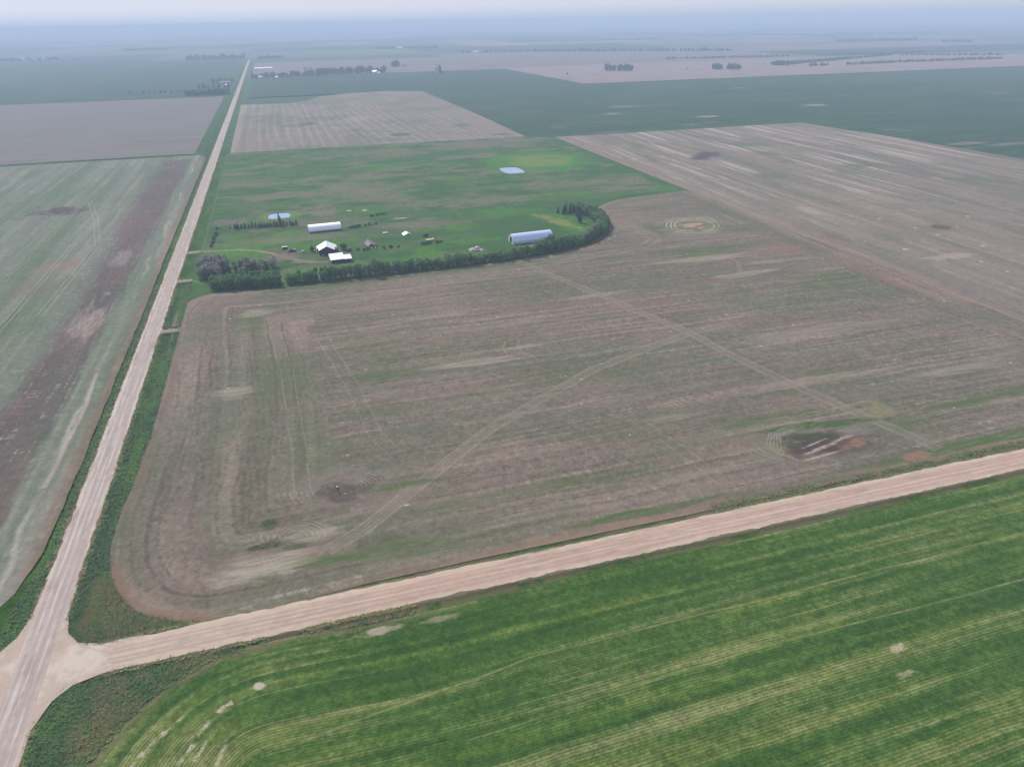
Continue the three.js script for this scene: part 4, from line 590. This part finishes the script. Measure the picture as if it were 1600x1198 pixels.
{ // dark blue pickup truck
  const t = thing('pickup_truck', 'dark blue pickup truck parked by the end of the driveway', 'pickup truck', [-3, 0, -497], 0.12), body = new THREE.MeshPhysicalMaterial({ roughness: 0.35, clearcoat: 0.7, metalness: 0.2 }); body.color.setRGB(...C(38, 44, 66));
  const prof = (pts, w) => { const g = new THREE.ExtrudeGeometry(new THREE.Shape(pts.map(([a, b]) => new THREE.Vector2(a, b))), { depth: w - 0.1, bevelEnabled: true, bevelSize: 0.05, bevelThickness: 0.05, bevelSegments: 2 }); g.translate(0, 0, -(w - 0.1) / 2); return g; };
  mesh('body', prof([[-2.9, 0.5], [2.9, 0.5], [2.9, 1.15], [2.75, 1.25], [-0.8, 1.25], [-1.2, 1.2], [-2.8, 1.1], [-2.9, 1.0]], 1.95), body, t); mesh('cab', prof([[-1.3, 1.2], [-0.7, 1.88], [0.75, 1.92], [1.0, 1.25]], 1.75), matte(30, 34, 46, { roughness: 0.15 }), t); mesh('cab_roof', box(1.6, 0.08, 1.66, 0.05, 1.99, 0), body, t);
  mesh('cargo_cover', box(1.75, 0.06, 1.7, 1.95, 1.33, 0), matte(110, 118, 136, { roughness: 0.5 }), t); for (const x of [-1.9, 1.75]) for (const z of [-0.88, 0.88]) wheel(t, x, z); for (const z of [-0.7, 0.7]) mesh('headlight', box(0.06, 0.18, 0.34, -2.96, 0.9, z), white, t); mesh('bumper', box(0.16, 0.22, 1.9, -2.98, 0.55, 0), steel, t);
  const c = thing('utility_trailer', 'small dark trailer with a cream top behind the pickup truck', 'trailer', [-7.2, 0, -504.5], 0.1); mesh('box', box(3.4, 1.2, 1.9, 0, 1.05, 0), matte(70, 66, 60), c); mesh('top', box(3.6, 0.14, 2.1, 0, 1.74, 0), matte(232, 222, 188), c); for (const z of [-1.02, 1.02]) wheel(c, 0, z, 0.85); mesh('drawbar', box(1.6, 0.1, 0.12, 2.4, 0.55, 0), wallGrey, c);
  const p = thing('junk_pile', 'small pale junk pile on the grass right of the pickup truck', 'debris', [4.2, 0, -494.2]); heap(p, 10, 1.2, 1.0, 0.7, [boardMats[4], boardMats[0]], 1.3);
  const p2 = thing('junk_pile', 'few pale green scraps lying between the truck and the junk pile', 'debris', [1.2, 0, -493]); heap(p2, 6, 0.9, 0.7, 0.4, [matte(176, 190, 150), boardMats[1]], 1.0);
  const wgn = thing('hay_wagon', 'pale yellow flat wagon standing above a dark shrub row', 'wagon', [89, 0, -492], 0.1); mesh('deck', box(5.4, 0.16, 2.3, 0, 1.0, 0), matte(226, 220, 160), wgn); mesh('bed_frame', box(5.0, 0.2, 0.8, 0, 0.8, 0), matte(90, 80, 66), wgn); for (const x of [-1.8, 1.8]) for (const z of [-0.95, 0.95]) wheel(wgn, x, z, 0.9); mesh('drawbar', box(2, 0.1, 0.12, -3.5, 0.6, 0), wallGrey, wgn); mesh('headboard', box(0.12, 1.1, 2.2, 2.65, 1.6, 0), matte(206, 196, 140), wgn);
  const im = thing('farm_implement', 'old dark grey implement on wheels behind the pale wagon', 'farm machine', [88, 0, -503], 0.3); mesh('implement_frame', mergeGeometries([box(5, 0.2, 0.2, 0, 0.8, -0.8), box(5, 0.2, 0.2, 0, 0.8, 0.8), box(0.2, 0.2, 1.8, -2.4, 0.8, 0), box(0.2, 0.2, 1.8, 2.4, 0.8, 0)]), matte(60, 62, 74), im); mesh('hopper', box(3.2, 1.1, 1.2, 0.4, 1.5, 0), matte(52, 54, 68), im); for (const z of [-1.1, 1.1]) wheel(im, 0.4, z, 1.5); for (let k = 0; k < 5; k++) mesh('tine', box(0.08, 0.8, 0.1, -2 + k, 0.4, 1.0), black, im);
  const ct = thing('old_cart', 'small white cart in the long grass behind the collapsed barn', 'cart', [62.5, 0, -521], 0.15); mesh('deck', box(3.6, 0.2, 1.6, 0, 0.8, 0), white, ct); for (const z of [-0.85, 0.85]) wheel(ct, 0.2, z, 0.8); mesh('drawbar', box(1.6, 0.1, 0.1, -2.4, 0.6, 0), wallGrey, ct); mesh('side_board', box(3.6, 0.5, 0.08, 0, 1.1, -0.78), white, ct);
}
{ // marker post in the ploughed hollow
  const m = thing('marker_post', 'short dark wooden post with a white cap in the ringed hollow', 'post', [1.8, 0, -205.7]); mesh('post', new THREE.CylinderGeometry(0.13, 0.16, 1.7, 8).translate(0, 0.75, 0), matte(46, 40, 36), m); mesh('cap', new THREE.CylinderGeometry(0.24, 0.24, 0.3, 10).translate(-0.06, 1.72, 0), white, m);
  const st = new THREE.IcosahedronGeometry(0.7, 1), pa = st.attributes.position; for (let i = 0; i < pa.count; i++) { const f = 0.75 + 0.5 * vn(pa.getX(i) * 2.3 + 9, pa.getY(i) * 2.3 + pa.getZ(i) * 1.7 + 4); pa.setXYZ(i, pa.getX(i) * f * 1.3, pa.getY(i) * f * 0.7, pa.getZ(i) * f); } st.computeVertexNormals();
  for (const [x, z] of [[206, -452], [212, -457]]) { const o = mesh('field_stone', st, matte(206, 200, 192), scene); o.position.set(x, 0.15, z); o.rotation.y = x; o.userData = { label: 'pale field stone at the outer edge of the shelterbelt bend', category: 'stone', group: 'stones by the shelterbelt bend' }; }
}

// ---------------------------------------------------------------- far farmsteads and shelterbelts
{
  const tint = tinter([34, 58, 40], [58, 84, 52]), F = [0, 1, 2].map(() => roundTree(12, 11, 150, 1.5, tint));
  const far = (x, z, s, label, group) => plant(F[(rnd() * 3) | 0], 'farm_tree', label, 'tree', x, z, s, group, -0.6);
  const row = (x0, z0, x1, z1, n, s, label, group, dz = 8) => { for (let k = 0; k < n; k++) { const t = (k + rr(0.1, 0.9)) / n; far(mix(x0, x1, t), mix(z0, z1, t) + rr(-dz, dz), s * rr(0.7, 1.2), label, group); } };
  row(-178, -1802, -90, -1792, 24, 0.95, 'dark tree in the dense row before the farmstead west of the road', 'row of the west farmstead', 5);
  row(-170, -1960, -95, -1990, 9, 0.9, 'scattered tree in the yard of the farmstead west of the road', 'yard trees of the west farmstead', 40); row(-150, -2190, -92, -2170, 10, 0.8, 'tree in the back row of the farmstead west of the road', 'back row of the west farmstead', 14); row(-305, -1912, -200, -1890, 10, 0.45, 'low bush strung out beside the west farmstead', 'bushes beside the west farmstead', 12);
  row(-50, -2300, 140, -2330, 30, 1.15, 'tree in the long farm grove east of the road', 'long farm grove', 22); row(130, -2350, 330, -2350, 32, 1.45, 'tall tree at the thick end of the long farm grove', 'thick end of the farm grove', 20);
  row(-330, -3620, -95, -3600, 30, 1.7, 'tree in the far row where the road meets the horizon', 'far row at the road end', 20); row(388, -2640, 412, -2640, 6, 1.5, 'tree of the small lone clump on the far brown field', 'lone clump', 4); for (const x of [426, 436]) far(x, -2640, 0.55, 'little bush right of the lone clump on the brown field', 'bushes by the lone clump'); row(105, -2660, 135, -2660, 4, 0.6, 'low bush behind the long farm grove', 'bushes behind the grove', 5);
  row(916, -2090, 990, -2066, 16, 1.35, 'tree in the oval bluff standing in the pale field', 'oval bluff', 9); row(1200, -1990, 1226, -1984, 7, 1.3, 'tree in the left clump of the twin bluff', 'left twin bluff', 6); row(1236, -1975, 1266, -1960, 9, 1.3, 'tree in the right clump of the twin bluff', 'right twin bluff', 6); far(1140, -2030, 0.4, 'lone bush in the pale field left of the twin bluff'); far(760, -1990, 0.55, 'lone bush on the edge of the dark green field');
  row(1440, -2055, 1484, -2040, 10, 1.2, 'tree in the bluff at the end of the hedge lines', 'bluff by the hedge lines', 7); row(840, -3560, 1150, -3480, 30, 0.9, 'tree in the far dark belt at the edge of the pale field', 'far dark belt', 14);
  // long field shelterbelts and woods that read as one dark line each
  const lines = [[1490, -2060, 2150, -2360, 110], [1512, -1985, 1578, -1976, 16], [1640, -1974, 1830, -1990, 40], [1840, -1990, 2240, -1985, 90], [1470, -2110, 1900, -2260, 80], [2150, -2330, 2420, -2150, 60], [1350, -2560, 1800, -2480, 80], [2000, -2500, 2320, -2420, 60], [2950, -3680, 3380, -3560, 70], [3240, -3240, 3330, -3150, 24], [1160, -3480, 1900, -3010, 110], [-1260, -4100, -900, -4060, 50], [-800, -5220, -560, -5180, 40], [560, -4380, 900, -4330, 50], [2300, -2440, 2340, -2420, 10], [-40, -3560, 60, -3560, 16], [1500, -5000, 2500, -4800, 90], [3400, -5200, 4600, -4700, 90], [-200, -5600, 300, -5500, 50]];
  for (const [x0, z0, x1, z1, n] of lines) { const im = new THREE.InstancedMesh(F[0].crown, leafMat, n), M = new THREE.Matrix4(), q = new THREE.Quaternion(); for (let k = 0; k < n; k++) { const t = (k + rnd()) / n, s = rr(0.5, 0.85) * (z0 < -3000 ? 1.6 : 1); q.setFromAxisAngle(V3(0, 1, 0), rnd() * 6.28); M.compose(V3(mix(x0, x1, t), -1.2, mix(z0, z1, t) + rr(-4, 4)), q, V3(s, s, s)); im.setMatrixAt(k, M); } shadowy(im).name = numbered('distant_shelterbelt'); im.userData = { kind: 'stuff', label: 'distant dark shelterbelt line far across the plain', category: 'trees' }; scene.add(im); }
}
function farBarn(name, label, x, z, w, d, eave, peak, turn, wall = white, roof = white, group) { const o = thing(name, label, 'building', [x, -0.4, z], turn, group); mesh('wall', gableWall(w, d, eave, peak), wall, o); for (const g of gableRoof(w, d, eave, peak, 0.5, 0.3)) mesh('roof_panel', g, roof, o); return o; }
farBarn('long_barn', 'long low white barn east of the road behind the farm grove', -18, -2720, 16, 56, 4, 7, Math.PI / 2 + 0.05);
farBarn('farm_shed', 'small white shed in the farm grove next to the road', -28, -2286, 9, 10, 4, 6, 1.2); farBarn('farm_shed', 'tiny white shed in the farm grove further from the road', 16, -2276, 6, 7, 3, 5, 1.0); farBarn('farm_house', 'white farmhouse at the thick end of the farm grove', 292, -2318, 12, 16, 6, 9, 0.6); farBarn('farm_shed', 'white shed beside the farmhouse at the grove end', 302, -2300, 8, 8, 3.5, 5, 0.3);
farBarn('farm_house', 'pale house among the yard trees of the west farmstead', -104, -2010, 9, 12, 4, 6.5, 0.4); farBarn('farm_shed', 'cream shed between the dense tree rows of the west farmstead', -118, -1840, 7, 9, 3, 5, 1.4, matte(214, 206, 180)); farBarn('farm_shed', 'small white shed left in the west farmstead', -152, -1850, 6, 6, 3, 4.5, 1.4); farBarn('farm_shed', 'long pale shed at the back of the west farmstead', -112, -2140, 8, 26, 3, 5, 1.5, matte(196, 184, 180), matte(200, 190, 186));
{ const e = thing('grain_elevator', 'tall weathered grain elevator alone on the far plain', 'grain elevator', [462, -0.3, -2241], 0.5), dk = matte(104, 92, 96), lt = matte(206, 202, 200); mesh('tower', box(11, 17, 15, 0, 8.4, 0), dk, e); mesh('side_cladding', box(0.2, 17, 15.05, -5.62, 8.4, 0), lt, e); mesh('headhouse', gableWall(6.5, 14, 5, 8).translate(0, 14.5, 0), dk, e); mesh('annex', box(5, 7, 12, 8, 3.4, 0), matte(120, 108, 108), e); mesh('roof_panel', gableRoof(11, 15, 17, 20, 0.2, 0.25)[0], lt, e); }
farBarn('farm_shed', 'white shed in the far dark belt beyond the pale field', 905, -3530, 14, 26, 6, 10, 1.3); farBarn('farm_shed', 'lone white shed on the hazy plain beyond the grain elevator', 690, -4345, 16, 30, 7, 12, 1.3);
for (const [x, z, L, l] of [[7690, -9920, 60, 'shortest'], [8290, -8780, 130, 'middle'], [8830, -8380, 160, 'longest']]) farBarn('far_barn', 'white ' + l + ' of three long barns near the horizon', x, z, 60, L, 16, 24, Math.PI / 2 - 0.75, white, white, 'three far white barns');
for (const [x, z] of [[-1270, -5880], [-1215, -5890], [-1160, -5880]]) farBarn('grain_bin_shed', 'small white shed in the far group of three left of the road', x, z, 26, 26, 14, 20, 0.4, white, white, 'far white sheds left of the road');
for (const [x, z] of [[-1030, -4020], [-990, -4030], [-950, -4015]]) farBarn('grain_bin_shed', 'white shed beside the dark wood left of the road', x, z, 18, 20, 8, 12, 0.4, white, white, 'white sheds by the left wood');

renderer.render(scene, camera);
